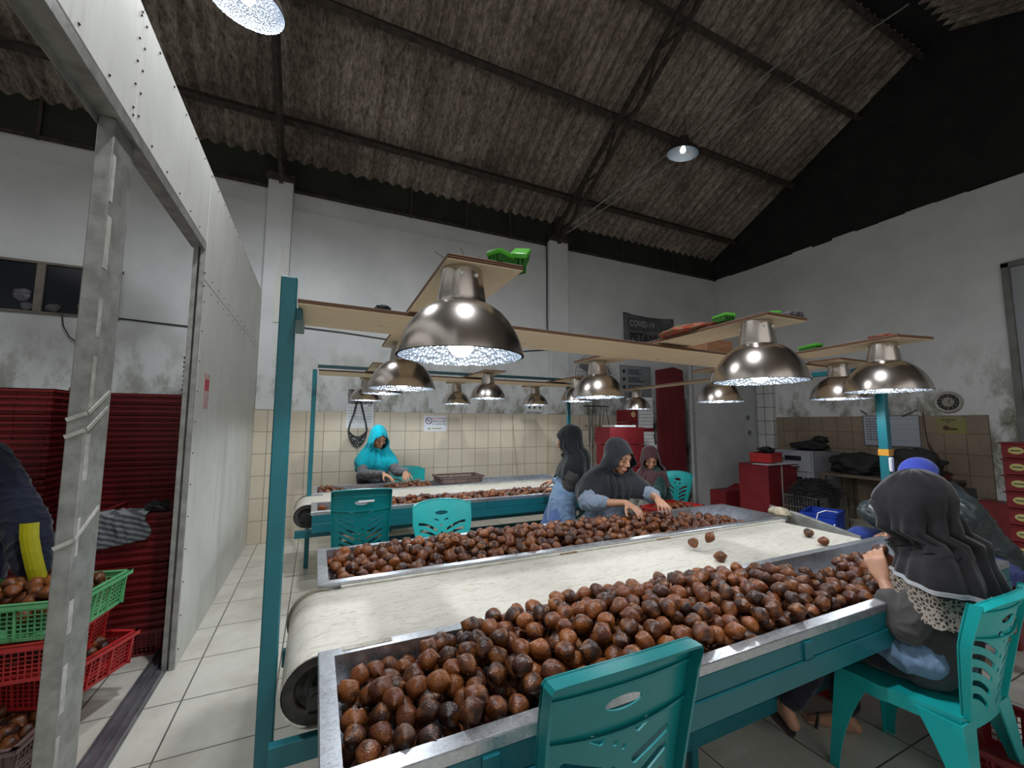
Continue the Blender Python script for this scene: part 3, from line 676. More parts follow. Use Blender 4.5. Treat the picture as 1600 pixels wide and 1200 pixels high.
def make_chair(kind, mat, pitch=.062, sw=.026, HH=.985):
    """origin on the floor under the seat centre; faces +Y, back at -Y"""
    t = thing('plastic_chair', '', 'chair')
    tall = kind == 'tall'
    H = HH if tall else .885; SH = .43; W = .43; D = .42
    hw_t = W/2-.005 if tall else .235; hw_b = .190 if tall else .165
    # back panel in (x, z)
    zb = SH-.01
    def halfw(z): k = (z-zb)/(H-zb); return hw_b+(hw_t-hw_b)*min(1, k*1.25) if tall else hw_b+(hw_t-hw_b)*min(1, k*1.6)
    side = [(halfw(z), z) for z in np.linspace(zb, H-.02, 12)]
    if tall: top = [(hw_t*math.cos(a), H-.012+.010*math.sin(a)*1.2) for a in np.linspace(.25, PI-.25, 9)]
    else: top = [(hw_t*math.cos(a)**1 if 1 else 0, H-.055+.055*math.sin(a)) for a in np.linspace(.2, PI-.2, 13)]
    outline = side + top + [(-x, z) for x, z in side[::-1]]
    holes = [ellipse(0, H-.105, .052, .017)]
    if tall:
        z0 = H-.165
        for k in range(9):
            z = z0-k*pitch; w = halfw(z)-.055
            if z-.09 < zb+.03: break
            for s in (-1, 1):
                if k == 0: holes.append(rslot((s*.045, z-.022), (s*.085, z+.0), sw*.8))
                else: holes.append(rslot((s*.042, z-.034), (s*(halfw(z)-.050), z+(.030 if k > 1 else .012)), sw))
            for s in (-1, 1): holes.append(rslot((s*.013-.003, z-.050-s*.008), (s*.013+.003, z-.036-s*.008), .011))
    else:
        for s in (-1, 1):
            for k in range(5):
                z = H-.185-k*.052; x1 = halfw(z)-.045
                if z < zb+.06: break
                pts = []
                for i in range(7): u = i/6; pts.append((s*(.035+(x1-.035)*u), z-.040+.062*math.sin(u*1.5)))
                lo = [(x, y-.022) for x, y in pts[::-1]]
                holes.append(pts+lo)
            holes.append(rslot((s*.022, H-.165), (s*.055, H-.150), .018))
        for k in range(3): holes.append(rslot((-.006, H-.205-k*.055), (.006, H-.192-k*.055), .016))
    bm = slot_panel(outline, holes, .005)
    def bend(x, z):
        k = (z-zb)/(H-zb); return -D/2-.005-.075*k-.02*k*k + (.045 if not tall else .014)*(x/hw_t)**2
    for v in bm.verts:
        x, z, th = v.co; v.co = Vector((x, bend(x, z)+th, z))
    obj('backrest', bm, mat, t, 25)
    # raised rim and side flanges of the back
    bm = B()
    pts = [Vector((x, bend(x, z), z)) for x, z in outline]
    inner = []
    for i in range(len(pts)):
        x, z = outline[i]; c = Vector((0, H-.25)); inner.append(None)
    depth = .038
    vs = []
    for (x, z), p in zip(outline, pts):
        sgn = 1 if x > 0 else -1
        k = (z-zb)/(H-zb); dd = depth*(.6+.4*k)
        ins = Vector((-sgn*.008 if z < H-.03 else 0, 0, -.006 if z >= H-.03 else 0))
        vs.append([bm.verts.new(p+Vector((0, .006, 0))), bm.verts.new(p+Vector((0, -dd, 0))), bm.verts.new(p+ins+Vector((0, -dd, 0))), bm.verts.new(p+ins+Vector((0, .004, 0)))])
    for a, b in zip(vs[:-1], vs[1:]):
        for k in range(4): bm.faces.new((a[k], a[(k+1) % 4], b[(k+1) % 4], b[k]))
    bm.faces.new(vs[0]); bm.faces.new(vs[-1][::-1])
    # inner ledge lines across the top band
    for dz in (.060, .150):
        zz = H-dz; w = halfw(zz)-.006
        P = [Vector((x, bend(x, zz)-.004, zz + (-.018 if dz > .1 else 0)*math.cos(x/w*1.4))) for x in np.linspace(-w, w, 13)]
        for p, q in zip(P[:-1], P[1:]): beam(bm, p, q, .008, .006)
    obj('back_rim', bm, mat, t, 30)
    # seat: dished plate with apron
    bm = B(); N = 12; g = []
    for i in range(N+1):
        r = []
        for j in range(N+1):
            u = -1+2*i/N; v = -1+2*j/N
            su = u*math.sqrt(1-v*v*.12); sv = v*math.sqrt(1-u*u*.12)
            hw = W/2 + (.015 if v > 0 else -.02*(-v))
            z = SH-.012*(1-u*u)*(1-v*v) - (.012*max(0, v-.6)/.4)
            r.append(bm.verts.new((su*hw, sv*D/2, z)))
        g.append(r)
    for i in range(N):
        for j in range(N): bm.faces.new((g[i][j], g[i+1][j], g[i+1][j+1], g[i][j+1]))
    be = [e for e in bm.edges if e.is_boundary]
    r = bmesh.ops.extrude_edge_only(bm, edges=be); nv = [x for x in r['geom'] if isinstance(x, bmesh.types.BMVert)]
    for v in nv: v.co.z -= .055; v.co.x *= 1.01
    bmesh.ops.solidify(bm, geom=bm.faces[:], thickness=.004)
    obj('seat', bm, mat, t, 35)
    # legs: tapered angle sections
    for sx in (-1, 1):
        for sy in (-1, 1):
            bm = B(); n = 8; rr = []
            for k in range(n+1):
                u = k/n; z = (SH-.02)*(1-u)
                wx = .075*(1-u)**1.5+.034; wy = .10*(1-u)**2+.036
                X = sx*(W/2-.004 + .028*u); Y = sy*(D/2-.004 + (.045 if sy < 0 else .03)*u)
                a = [(X, Y), (X-sx*wx, Y), (X-sx*wx, Y-sy*.006), (X-sx*.006, Y-sy*.006), (X-sx*.006, Y-sy*wy), (X, Y-sy*wy)]
                rr.append([bm.verts.new((px, py, z)) for px, py in a])
            for a, b in zip(rr[:-1], rr[1:]):
                for k in range(6): bm.faces.new((a[k], a[(k+1) % 6], b[(k+1) % 6], b[k]))
            bm.faces.new(rr[0]); bm.faces.new(rr[-1][::-1])
            obj('leg', bm, mat, t, 30)
    return t
tall0 = make_chair('tall', TEALC); tall1 = make_chair('tall', TEALC, .044, .017, 1.02); low0 = make_chair('low', TEALC2)
def place(t, x, y, rz, label, first=True):
    if first: t.location = (x, y, 0); t.rotation_euler = (0, 0, rz); t['label'] = label; t['group'] = 'teal plastic chairs'
    else: return dup(t, (x, y, 0), rz, label, 'teal plastic chairs')
place(tall0, .652, 1.085, 0, 'dark teal plastic chair in the foreground, its slotted back against the near tray')
place(tall1, .345, 3.58, -.06, 'tall teal plastic chair standing between the two conveyors, white sticker on its back')
place(low0, .93, 3.07, PI-.05, 'light teal chair with a rounded back behind the middle tray')
C2 = place(low0, 2.375, .975, 0, 'teal chair the woman with the lace collar sits on, at the right front', False)
for m in C2.children:
    pass
place(low0, 1.13, 5.80, PI-.3, 'teal plastic chair behind the far tray, to the right of the turquoise hijab', False)
place(low0, 4.02, 4.08, PI/2, 'teal plastic chair under the woman in the maroon hijab', False)
bm = B(); box(bm, (.30, 3.246, .925), (.41, 3.250, .938)); s = obj('sticker', bm, WHITE, None)
tag(s, 'small white sticker on the tall teal chair between the conveyors', 'sticker')

# ------------------------------------------------------------------ crates
def lattice(bm, M, w, h, nx, nz, t=.003, solid_ends=.16, solid_mid=True):
    """perforated wall in local x (width) z (height), thickness along y"""
    def q(x0, x1, z0, z1): box(bm, (x0, 0, z0), (x1, t, z1), 0, M)
    q(-w/2, w/2, h*.80, h); q(-w/2, w/2, 0, h*.10)
    segs = [(-w/2, -w/2+w*.07), (-w*.02, w*.02), (w/2-w*.07, w/2)] if solid_mid else [(-w/2, -w/2+w*.06), (w/2-w*.06, w/2)]
    for a, b in segs: q(a, b, h*.10, h*.80)
    for (a, _), (_, b) in zip([(s[1], 0) for s in segs[:-1]], [(0, s[0]) for s in segs[1:]]):
        n = max(2, int((b-a)/(w/nx)))
        for i in range(1, n): x = a+(b-a)*i/n; q(x-.0022, x+.0022, h*.10, h*.80)
        for j in range(1, nz): z = h*.10+h*.70*j/nz; q(a, b, z-.0022, z+.0022)
def crate_bm(L=.58, Wd=.40, H=.17, nx=26, nz=6, full=True):
    bm = B(); tp = .93
    # base
    box(bm, (-L/2*tp, -Wd/2*tp, 0), (L/2*tp, Wd/2*tp, .004))
    sl = (L/2*(1-tp))/H
    for s in (-1, 1):
        for ax in (0, 1):
            w = L if ax == 0 else Wd; off = (Wd if ax == 0 else L)/2*tp
            R = Matrix.Rotation(0 if s < 0 and ax == 0 else PI if ax == 0 else (PI/2 if s > 0 else -PI/2), 4, 'Z')
            tilt = Matrix.Rotation(math.atan2((Wd if ax == 0 else L)/2*(1-tp), H), 4, 'X')
            M = R @ Matrix.Translation((0, -off, 0)) @ tilt
            if full:
                n0 = len(bm.verts)
                lattice(bm, M, w*(1+tp)/2+.004, H*1.003, nx if ax == 0 else int(nx*.7), nz)
            else:
                box(bm, (-w/2, 0, 0), (w/2, .003, H), 0, M)
            for x in np.linspace(-w*.44, w*.44, 4): box(bm, (x-.004, -.007, .01), (x+.004, 0, H*.92), 0, M)
    # rim flange turned down
    for y in (-Wd/2, Wd/2): box(bm, (-L/2-.012, y-.012, H-.006), (L/2+.012, y+.012, H)); sy = 1 if y > 0 else -1; box(bm, (-L/2-.012, min(y+sy*.012, y+sy*.009), H-.022), (L/2+.012, max(y+sy*.012, y+sy*.009), H))
    for x in (-L/2, L/2): box(bm, (x-.012, -Wd/2-.012, H-.006), (x+.012, Wd/2+.012, H)); sx = 1 if x > 0 else -1; box(bm, (min(x+sx*.012, x+sx*.009), -Wd/2-.012, H-.022), (max(x+sx*.012, x+sx*.009), Wd/2+.012, H))
    return bm
def crate(color, mat, loc, rz, label, full=True, group=None, me=[{}], L=.58, Wd=.40, H=.17):
    key = (mat.name, full, L, Wd, H)
    if key not in me[0]:
        me[0][key] = finish(crate_bm(L, Wd, H, full=full), mat, 30, 'crate')
    o = new_obj('plastic_crate', me[0][key], None, loc); o.rotation_euler = (0, 0, rz)
    return tag(o, label, 'crate', group)
def stack(x, y, rz, n, lab, grp, pitch=.046, L=.56, Wd=.40, H=.17, mat=REDD, z0=0, lab_top=None):
    for k in range(n):
        l = ('lowest crate of ' if k == 0 else 'topmost crate of ' if k == n-1 else 'red crate nested in ')+lab
        full = (k == 0)
        crate('red', mat, (x+rnd.uniform(-.004, .004), y+rnd.uniform(-.004, .004), z0+k*pitch+.001), rz+rnd.uniform(-.006, .006), l, full, grp, L=L, Wd=Wd, H=H)
stack(-1.056, 3.83, PI/2, 17, 'the short red stack with a striped cloth on top', 'crates of the short red stack')
stack(-1.32, 4.68, 0, 35, 'the tall red stack beside the door jamb', 'crates of the tall red stack by the jamb')
stack(-2.02, 4.35, 0, 35, 'the tall red stack left of the steel stud', 'crates of the tall red stack at the left edge')
stack(-1.01, 5.40, PI/2, 44, 'the tallest red stack in the corner behind the partition', 'crates of the tallest red stack')
# dark corrugated bits: dead leaf/bag on the tall stack
bm = B(); sphere(bm, (-1.72, 4.52, 1.755), (.09, .05, .03), 12, 8)
for v in bm.verts: v.co += Vector((noise.noise(v.co*20), noise.noise(v.co*22), noise.noise(v.co*25)))*.025; v.co.z = max(v.co.z, 1.738)
tag(obj('crumpled_bag', bm, plain('brown_film', (.16, .12, .07), .4, c2=(.3, .25, .17), ns=20), None, 180), 'crumpled brown plastic bag on the corner of the tall red stack', 'bag')
# striped cloth on the short stack
def cloth_sheet(name, fn, nu, nv, mat, th=.003, sub=0):
    bm = B(); g = [[bm.verts.new(fn(i/nu, j/nv)) for j in range(nv+1)] for i in range(nu+1)]
    for i in range(nu):
        for j in range(nv): bm.faces.new((g[i][j], g[i+1][j], g[i+1][j+1], g[i][j+1]))
    bmesh.ops.solidify(bm, geom=bm.faces[:], thickness=th)
    return bm
def m_stripes():
    t = NT('striped_cloth'); t.set(.9)
    uv = t.node('ShaderNodeUVMap')
    sep = t.node('ShaderNodeSeparateXYZ'); t.link(t.tc.outputs['Object'], sep.inputs[0])
    w = t.math('SINE', t.math('MULTIPLY', t.math('ADD', sep.outputs[2], t.math('MULTIPLY', sep.outputs[0], .35)), 190.0))
    t.base(t.ramp(t.math('ADD', t.math('MULTIPLY', w, .5), .5), [(.40, (.15, .16, .18)), (.6, (.42, .45, .47))])); return t.m
ztop = 17*.046+.124
def drape(u, v):
    x = -1.30+.34*u+.03*math.sin(v*9); k = v*.36
    n = .012*math.sin(u*17+v*3)+.008*math.sin(u*31)
    if k < .13: return (x, 3.53-.0+.13-k, ztop+.012+abs(n)*.6)
    d = k-.13; return (x+.02*math.sin(d*20), 3.515-abs(n)-.004, ztop+.008-d*(1-.25*u))
tag(obj('striped_cloth', cloth_sheet('c', drape, 30, 24, None), m_stripes(), None, 180), 'grey and white striped cloth hanging over the short red crate stack', 'cloth')
bm = B(); sphere(bm, (-.93, 3.56, ztop+.03), (.07, .06, .04), 14, 10)
for v in bm.verts: v.co += Vector((noise.noise(v.co*18), noise.noise(v.co*19), noise.noise(v.co*22)))*.03; v.co.z = max(v.co.z, ztop+.003)
tag(obj('black_bag', bm, plain('black_nylon', (.008, .008, .010), .3), None, 180), 'small crumpled black bag lying beside the striped cloth', 'bag')

# crates with fruit beside the steel stud
CR = [(GREENC, (-1.215, 2.86, .535), -.16, 'light green crate full of fruit, topmost beside the steel stud', .60, .40, .165),
      (REDC, (-1.26, 2.845, .365), -.10, 'bright red crate directly under the green crate', .58, .39, .165),
      (REDC, (-1.20, 2.98, .195), -.38, 'red crate jutting out to the right under the green crate', .60, .40, .165),
      (BROWNC, (-1.32, 2.72, .0), -.12, 'brown crate of fruit on the floor at the lower left', .60, .40, .185)]
for m, loc, rz, lab, L, Wd, H in CR: crate('c', m, loc, rz, lab, True, None, L=L, Wd=Wd, H=H)
crate('c', REDC, (3.62, 3.52, .44), .25, 'bright red crate of fruit behind the right end of the middle tray', True, None, L=.60, Wd=.40, H=.16)
crate('c', REDD, (3.62, 3.52, .22), .25, 'dark red crate under the bright red crate behind the middle tray', True, None, L=.60, Wd=.40, H=.16)
crate('c', REDD, (3.62, 3.52, .0), .25, 'lowest dark red crate on the floor behind the middle tray', True, None, L=.60, Wd=.40, H=.16)
crate('c', BROWNC, (1.68, 5.22, .752), .0, 'shallow grey brown tray crate resting on the far steel tray', True, None, L=.56, Wd=.34, H=.085)
crate('c', plain('blue_crate_plastic', (.01, .05, .42), .4), (5.0, 2.75, .30), .3, 'blue crate on the floor beyond the belt end', False, None, L=.42, Wd=.30, H=.27)
crate('c', REDD, (2.75, .78, .0), .1, 'dark red crate on the floor under the chair at the right front', True, None, L=.50, Wd=.36, H=.20)

# ------------------------------------------------------------------ snake fruit
def fruit_mesh(seed, seg=14):
    r = random.Random(seed); bm = B()
    L = .078; R = .0305
    prof = []
    for k in range(11):
        u = k/10
        if u < .6: a = u/.6; rad = R*math.sin(PI/2*min(1, a*1.08))**.72
        else: a = (u-.6)/.4; rad = R*(1-a**1.7)**1.0*(1-.18*a)+.0012
        prof.append((rad if 0 < k < 10 else (0 if k == 0 else .0008), -.030+L*u))
    prof.append((0, -.030+L+.002))
    lathe(bm, prof, seg)
    ox = Vector((r.uniform(0, 50), r.uniform(0, 50), 0)); sq = r.uniform(.86, 1.0); tri = r.uniform(0, .07); ph = r.uniform(0, 6)
    for v in bm.verts:
        a = math.atan2(v.co.y, v.co.x); f = 1+tri*math.cos(3*a+ph)+.05*noise.noise(v.co*60+ox)
        v.co.x *= f; v.co.y *= f*sq; k = max(0, v.co.z-.01)/.03; v.co.x += .006*k*k*r.choice((1,))
    return finish(bm, FRUIT, 180, 'snake_fruit')
FM = [fruit_mesh(i) for i in range(6)]; FML = [fruit_mesh(10+i, 9) for i in range(3)]
def pile(x0, x1, y0, y1, zf, target, seed, tries=30000, r=.0293, maxn=1200):
    rs = np.random.RandomState(seed); P = np.zeros((0, 3)); fails = 0
    buf = np.zeros((maxn, 3)); n = 0
    while n < maxn and fails < 260:
        K = 14; c = np.stack([rs.uniform(x0+r, x1-r, K), rs.uniform(y0+r, y1-r, K)], 1)
        z = np.full(K, zf+r)
        if n:
            d2 = ((buf[None, :n, :2]-c[:, None])**2).sum(2); m = d2 < (2*r)**2*.93
            zz = np.where(m, buf[None, :n, 2]+np.sqrt(np.maximum((2*r)**2*.93-d2, 0)), -9); z = np.maximum(z, zz.max(1))
        tg = np.array([target(a, b) for a, b in c])
        sc = np.where(z+r*.6 < zf+tg, tg+zf-z, -1); k = sc.argmax()
        if sc[k] <= 0: fails += 1; continue
        buf[n] = (c[k, 0], c[k, 1], z[k]); n += 1; fails = 0
    return buf[:n].copy()
def lerp_tab(tab, x):
    xs, ys = zip(*tab); return float(np.interp(x, xs, ys))
def tgt_front(x, y):
    h = lerp_tab([(.08, .125), (.3, .15), (.6, .18), (1.0, .20), (1.5, .20), (1.9, .17), (2.25, .13), (2.5, .115), (2.8, .125), (3.05, .105), (3.2, .06), (3.28, .0)], x)
    v = (y-1.04)/.49
    cr = lerp_tab([(0, .72), (.25, .92), (.55, 1.02), (.8, .95), (1, .74)], v)
    if x < .5: cr *= lerp_tab([(0, 1.0), (.6, .9), (1, .62 if x < .35 else .8)], v)
    if 2.15 < x < 2.55 and v > .55: cr *= .0 if v > .62+.5*abs(x-2.32) else .5
    if x > 2.55 and v > .70: cr *= .35 if x < 3.0 else 0
    if x > 3.05 and v > .45: return 0
    return h*cr + .012*noise.noise(Vector((x*7, y*7, 0)))
def tgt_mid(x, y):
    h = lerp_tab([(.08, .12), (.3, .14), (.8, .15), (1.3, .155), (1.9, .15), (2.5, .135), (2.9, .10), (3.2, .065), (3.35, .0)], x)
    v = (y-2.24)/.51
    return h*lerp_tab([(0, .62), (.3, .9), (.6, 1.0), (.85, .9), (1, .75)], v)*(1 if x < 2.6 or v < .7 else .3) + .012*noise.noise(Vector((x*6, y*6, 3)))
def tgt_f1(x, y):
    if .34 < x < .48: return 0
    h = lerp_tab([(.03, .09), (.3, .09), (.5, .10), (.9, .14), (1.2, .13), (1.7, .115), (2.1, .13), (2.5, .12), (3.0, .10)], x); v = (y-4.0)/.37
    return h*lerp_tab([(0, .65), (.5, 1), (1, .85)], v)
def tgt_f2(x, y):
    v = (y-5.0)/.45
    h = lerp_tab([(.03, .115), (.15, .13), (.3, .09), (.40, .05), (.7, .07), (.9, .115), (1.1, .13), (1.3, .12), (1.38, .0)], x)
    return h*lerp_tab([(0, .7), (.5, 1), (1, .8)], v)
ZF = .655
piles = {'front': pile(.088, 3.45, 1.04, 1.525, ZF, tgt_front, 1), 'mid': pile(.088, 3.45, 2.24, 2.75, ZF, tgt_mid, 2),
         'f1': pile(.04, 3.09, 4.0, 4.37, ZF, tgt_f1, 3), 'f2': pile(.04, 1.42, 5.01, 5.45, ZF, tgt_f2, 4)}
def crate_pile(i, loc, rz, L, Wd, zf, h, seed):
    P = pile(-L/2+.035, L/2-.035, -Wd/2+.035, Wd/2-.035, 0, lambda x, y: h+.03*(1-(2*x/L)**2-(2*y/Wd)**2), seed)
    c, s = math.cos(rz), math.sin(rz)
    return np.stack([loc[0]+P[:, 0]*c-P[:, 1]*s, loc[1]+P[:, 0]*s+P[:, 1]*c, loc[2]+.006+zf+P[:, 2]], 1)
piles['green'] = crate_pile(0, CR[0][1], CR[0][2], .58, .38, .05, .13, 5)
piles['redr'] = crate_pile(0, CR[2][1], CR[2][2], .56, .36, .08, .09, 6)
piles['brown'] = crate_pile(0, CR[3][1], CR[3][2], .56, .36, .08, .10, 7)
piles['p4'] = crate_pile(0, (3.62, 3.52, .44), .25, .56, .36, .07, .07, 8)
allf = []
CAMP = np.array([0, 0, 1.5])
for nm_, P in piles.items():
    # screen weight: how much of each fruit is open to the camera
    D = P-CAMP; dist = np.linalg.norm(D, axis=1); dn = D/dist[:, None]
    top = np.array([((np.linalg.norm(P[:, :2]-p[:2], axis=1) < .03) & (P[:, 2] > p[2]+.03)).sum() for p in P])
    vis = np.zeros(len(P))
    for i, p in enumerate(P):
        rel = P-CAMP; t = rel@dn[i]; near_ = (t > .2) & (t < dist[i]-.02)
        perp = np.linalg.norm(rel-t[:, None]*dn[i], axis=1); cov = np.clip(1-(perp[near_]-.010)/.045, 0, 1).sum() if near_.any() else 0
        vis[i] = max(0, 1-cov*.6)
    for i, p in enumerate(P): allf.append((vis[i]/dist[i]**2, nm_, tuple(p), vis[i]))
allf.sort(key=lambda a: -a[0])
lab_f = {'front': 'brown snake fruit in the big heap filling the nearest steel tray', 'mid': 'brown snake fruit in the heap on the middle steel tray',
         'f1': 'snake fruit on the near tray of the far conveyor', 'f2': 'snake fruit by the hands of the woman in turquoise',
         'green': 'dark snake fruit in the light green crate', 'redr': 'snake fruit in the red crate jutting out to the right', 'brown': 'snake fruit in the brown crate on the floor', 'p4': 'snake fruit in the bright red crate behind the middle tray'}
grp_f = {'front': 'snake fruits in the nearest tray', 'mid': 'snake fruits on the middle tray', 'f1': 'snake fruits on the far conveyor', 'f2': 'snake fruits near the turquoise hijab', 'green': 'snake fruits in the green crate', 'redr': 'snake fruits in the red crate', 'brown': 'snake fruits in the brown crate', 'p4': 'snake fruits in the far red crate'}
def frot():
    t = rnd.uniform(.6, 1.0)*PI/2*rnd.choice((1, 1, 1, 1.2)); a = rnd.uniform(0, 2*PI)
    return (t, 0, a)
loose = [((2.12, 1.90, .771), (1.3, .3, 2.6), 'lying snake fruit, left of the pair side by side on the white belt'),
         ((2.255, 1.905, .785), (.5, .2, .6), 'upright snake fruit, right of the pair on the white belt'),
         ((2.085, 1.70, .757), (1.5, 0, .9), 'small lone snake fruit on the white belt nearest the front heap'),
         ((3.085, 1.794, .757), (1.6, 0, 2.0), 'reddish lone snake fruit near the right end of the belt'),
         ((2.96, 1.64, .757), (1.5, 0, 1.0), 'snake fruit half hidden by the tray rim at the right of the belt'),
         ((2.42, 1.09, .905), (1.1, .4, 1.9), 'snake fruit held in the hands of the woman with the lace collar')]
for loc, rot, lab in loose:
    o = new_obj('snake_fruit', FM[rnd.randrange(6)], None, loc); o.rotation_euler = rot; tag(o, lab, 'fruit')
NI = 300-len(loose)
for k, (s, nm_, p, v) in enumerate(allf[:NI]):
    o = new_obj('snake_fruit', FM[rnd.randrange(6)], None, p); o.rotation_euler = frot(); o.scale = (rnd.uniform(.92, 1.08),)*3
    tag(o, lab_f[nm_], 'fruit', grp_f[nm_])
V = []; F = []; off = 0
LO = [(np.array([v.co[:] for v in m.vertices]), [tuple(p.vertices) for p in m.polygons]) for m in FML]
for s, nm_, p, v in allf[NI:]:
    if v <= 0 and rnd.random() < .35 and nm_ in ('front', 'mid'): pass
    vv, ff = LO[rnd.randrange(3)]; R = np.array(Matrix.LocRotScale(None, __import__('mathutils').Euler(frot()), None).to_3x3())*rnd.uniform(.92, 1.06)
    V.append(vv@R.T+np.array(p)); F += [tuple(i+off for i in q) for q in ff]; off += len(vv)
me = bpy.data.meshes.new('snake_fruit'); me.from_pydata(np.concatenate(V).tolist(), [], F); me.materials.append(FRUIT)
for q in me.polygons: q.use_smooth = True
o = new_obj('snake_fruit', me); o['kind'] = 'stuff'; tag(o, 'remaining brown snake fruits heaped on the trays and in the crates', 'fruit')
print('FRUITS', {k: len(v) for k, v in piles.items()}, [sum(1 for a in allf[:NI] if a[1] == k) for k in piles])
# ------------------------------------------------------------------ things on the boards
def brush(loc, rot, label):
    t = thing('scrubbing_brush', label, 'brush', loc); t.rotation_euler = rot
    bm = B(); box(bm, (-.075, -.028, .022), (.075, .028, .038), .006, seg=2)
    for v in bm.verts:
        if v.co.z > .03: v.co.z += .006*math.cos(v.co.x*20)
    obj('handle', bm, GREENB, t, 40)
    bm = B()
    for i in range(11):
        for j in range(4): x = -.065+i*.013; y = -.02+j*.0135; beam(bm, (x, y, .0), (x, y, .024), .009, .009)
    b = obj('bristle', bm, BRIST, t); b['kind'] = 'stuff'
brush((.53, 1.17, 1.990), (0, 0, .5), 'green scrubbing brush lying flat near the tip of the leftmost cross board')
brush((.59, 1.20, 2.030), (.1, -.5, 1.0), 'green scrubbing brush tilted up over the other at the tip of the leftmost cross board')
brush((1.84, 1.42, 2.010), (.1, -.1, 1.1), 'larger bright green brush resting on the red cloth of the second cross board')
brush((1.93, 1.24, 1.980), (0, 0, .9), 'green brush behind the red cloth bundle near the tip of the second cross board')
brush((2.93, 1.62, 1.980), (0, 0, 1.2), 'lone lime green brush in the middle of the third cross board')
def crumple(name, c, r, mat, label, cat, amp=.3, seed=0, zmin=None, group=None):
    bm = B(); bmesh.ops.create_icosphere(bm, subdivisions=4, radius=1)
    for v in bm.verts:
        p = v.co.copy(); n = noise.fractal(p*1.8+Vector((seed, 0, 0)), .8, 2.0, 3)
        v.co = Vector((p.x*r[0], p.y*r[1], p.z*r[2]))*(1+amp*n)+Vector(c)
        if zmin is not None: v.co.z = max(v.co.z, zmin)
    return tag(obj(name, bm, mat, None, 180), label, cat, group)
m_redcl = plain('red_patterned_cloth', (.42, .05, .03), .9, c2=(.16, .15, .08), ns=26)
crumple('cloth', (1.80, 1.60, 1.996), (.10, .17, .028), m_redcl, 'crumpled red and green cloth bundle on the second cross board', 'cloth', .3, 2, 1.978)
crumple('cloth', (1.94, 1.15, 1.992), (.05, .05, .016), plain('dark_cloth', (.03, .025, .03), .9, c2=(.2, .18, .2), ns=40), 'small dark bundle at the tip of the second cross board', 'cloth', .3, 4, 1.978)
crumple('cloth', (2.86, 1.20, 1.988), (.06, .07, .013), m_redcl, 'thin red cloth scrap near the tip of the third cross board', 'cloth', .3, 6, 1.975)
crumple('dark_lump', (.235, 1.80, 1.984), (.032, .022, .015), BLACK, 'small black lump on the long board left of the largest lamp', 'lump', .2, 8, 1.968)
bm = B(); box(bm, (2.25, 1.86, 1.945), (2.50, 2.02, 2.05), .004)
tag(obj('wooden_block', bm, m_wood('reddish_wood', (.20, .09, .04), (.32, .16, .08), 0)), 'brown wooden block standing on the long board behind the second lamp', 'block')
bm = B()
for k, (dx, dz) in enumerate(((-.06, .09), (.03, .12), (.10, .10))): tube(bm, [(.42+dx*.2, 1.30, 1.987), (.42+dx*.6, 1.32, 1.987+dz*.6), (.40+dx, 1.35, 1.99+dz)], .0012, 5)
tag(obj('loose_wire', bm, BLACK), 'thin loose wires sticking up from the leftmost cross board', 'wire')
# ------------------------------------------------------------------ back wall: calendar, bag, signs
YW = YB-.014
t = thing('wall_calendar', 'wall calendar behind the hanging black bag', 'calendar', (.55, YW, 1.42))
bm = B(); box(bm, (.375, YW-.004, 1.42), (.735, YW, 1.98)); obj('page', bm, PAPER, t, world=True)
bm = B(); box(bm, (.385, YW-.006, 1.76), (.725, YW-.004, 1.97)); obj('photo', bm, plain('calendar_photo', (.05, .05, .05), .6, c2=(.30, .28, .26), ns=14), t, world=True)
bm = B()
for j in range(6):
    for i in range(10):
        if rnd.random() < .9: x = .40+i*.032; z = 1.70-j*.040; box(bm, (x, YW-.0055, z), (x+.014, YW-.004, z+.012))
box(bm, (.66, YW-.0055, 1.732), (.715, YW-.004, 1.748))
o = obj('print', bm, plain('grey_print', (.22, .23, .27), .7), t, world=True); o['kind'] = 'stuff'
# shoulder bag
t = thing('shoulder_bag', 'black shoulder bag with a mottled front hanging on the wall over the calendar', 'bag', (.53, YW-.06, 1.16))
bm = B()
prof = []
for i in range(17):
    a = i/16; x = -.125+.25*a; prof.append((x, 1.40-.10*math.sin(PI*a)**.8, 1.40-.235*math.sin(PI*a)**.55))
F_ = []; 
for x, zt_, zb_ in prof:
    w = .006+.022*math.sin(PI*(x+.125)/.25)
    F_.append([bm.verts.new((.53+x, YW-.015-w*(1 if s else -.2)-.0, z)) for s, z in ((1, zt_), (1, (zt_+zb_)/2), (1, zb_+.008), (0, zb_), (0, zt_))])
for a, b in zip(F_[:-1], F_[1:]):
    for k in range(5): bm.faces.new((a[k], a[(k+1) % 5], b[(k+1) % 5], b[k]))
bm.faces.new(F_[0]); bm.faces.new(F_[-1][::-1])
obj('bag_body', bm, plain('mottled_bag', (.012, .012, .013), .35, c2=(.34, .33, .32), ns=38, det=6, lo=.5, hi=.62), t, 50, world=True)
for pts in ([(.41, YW-.03, 1.39), (.425, YW-.03, 1.48), (.47, YW-.03, 1.62), (.525, YW-.03, 1.88)], [(.65, YW-.03, 1.39), (.635, YW-.03, 1.48), (.60, YW-.03, 1.62), (.535, YW-.03, 1.88)]):
    bm = B()
    for p, q in zip(pts[:-1], pts[1:]): beam(bm, p, q, .004, .026)
    obj('strap', bm, BLACK, t, world=True)
bm = B()
for i in range(16):
    (x0, z0, zb0), (x1, z1, zb1) = prof[i], prof[i+1]
    beam(bm, (.53+x0, YW-.045, z0), (.53+x1, YW-.045, z1), .006, .014); beam(bm, (.53+x0, YW-.04, zb0+.003), (.53+x1, YW-.04, zb1+.003), .006, .012)
obj('trim_band', bm, BLACK, t, world=True)
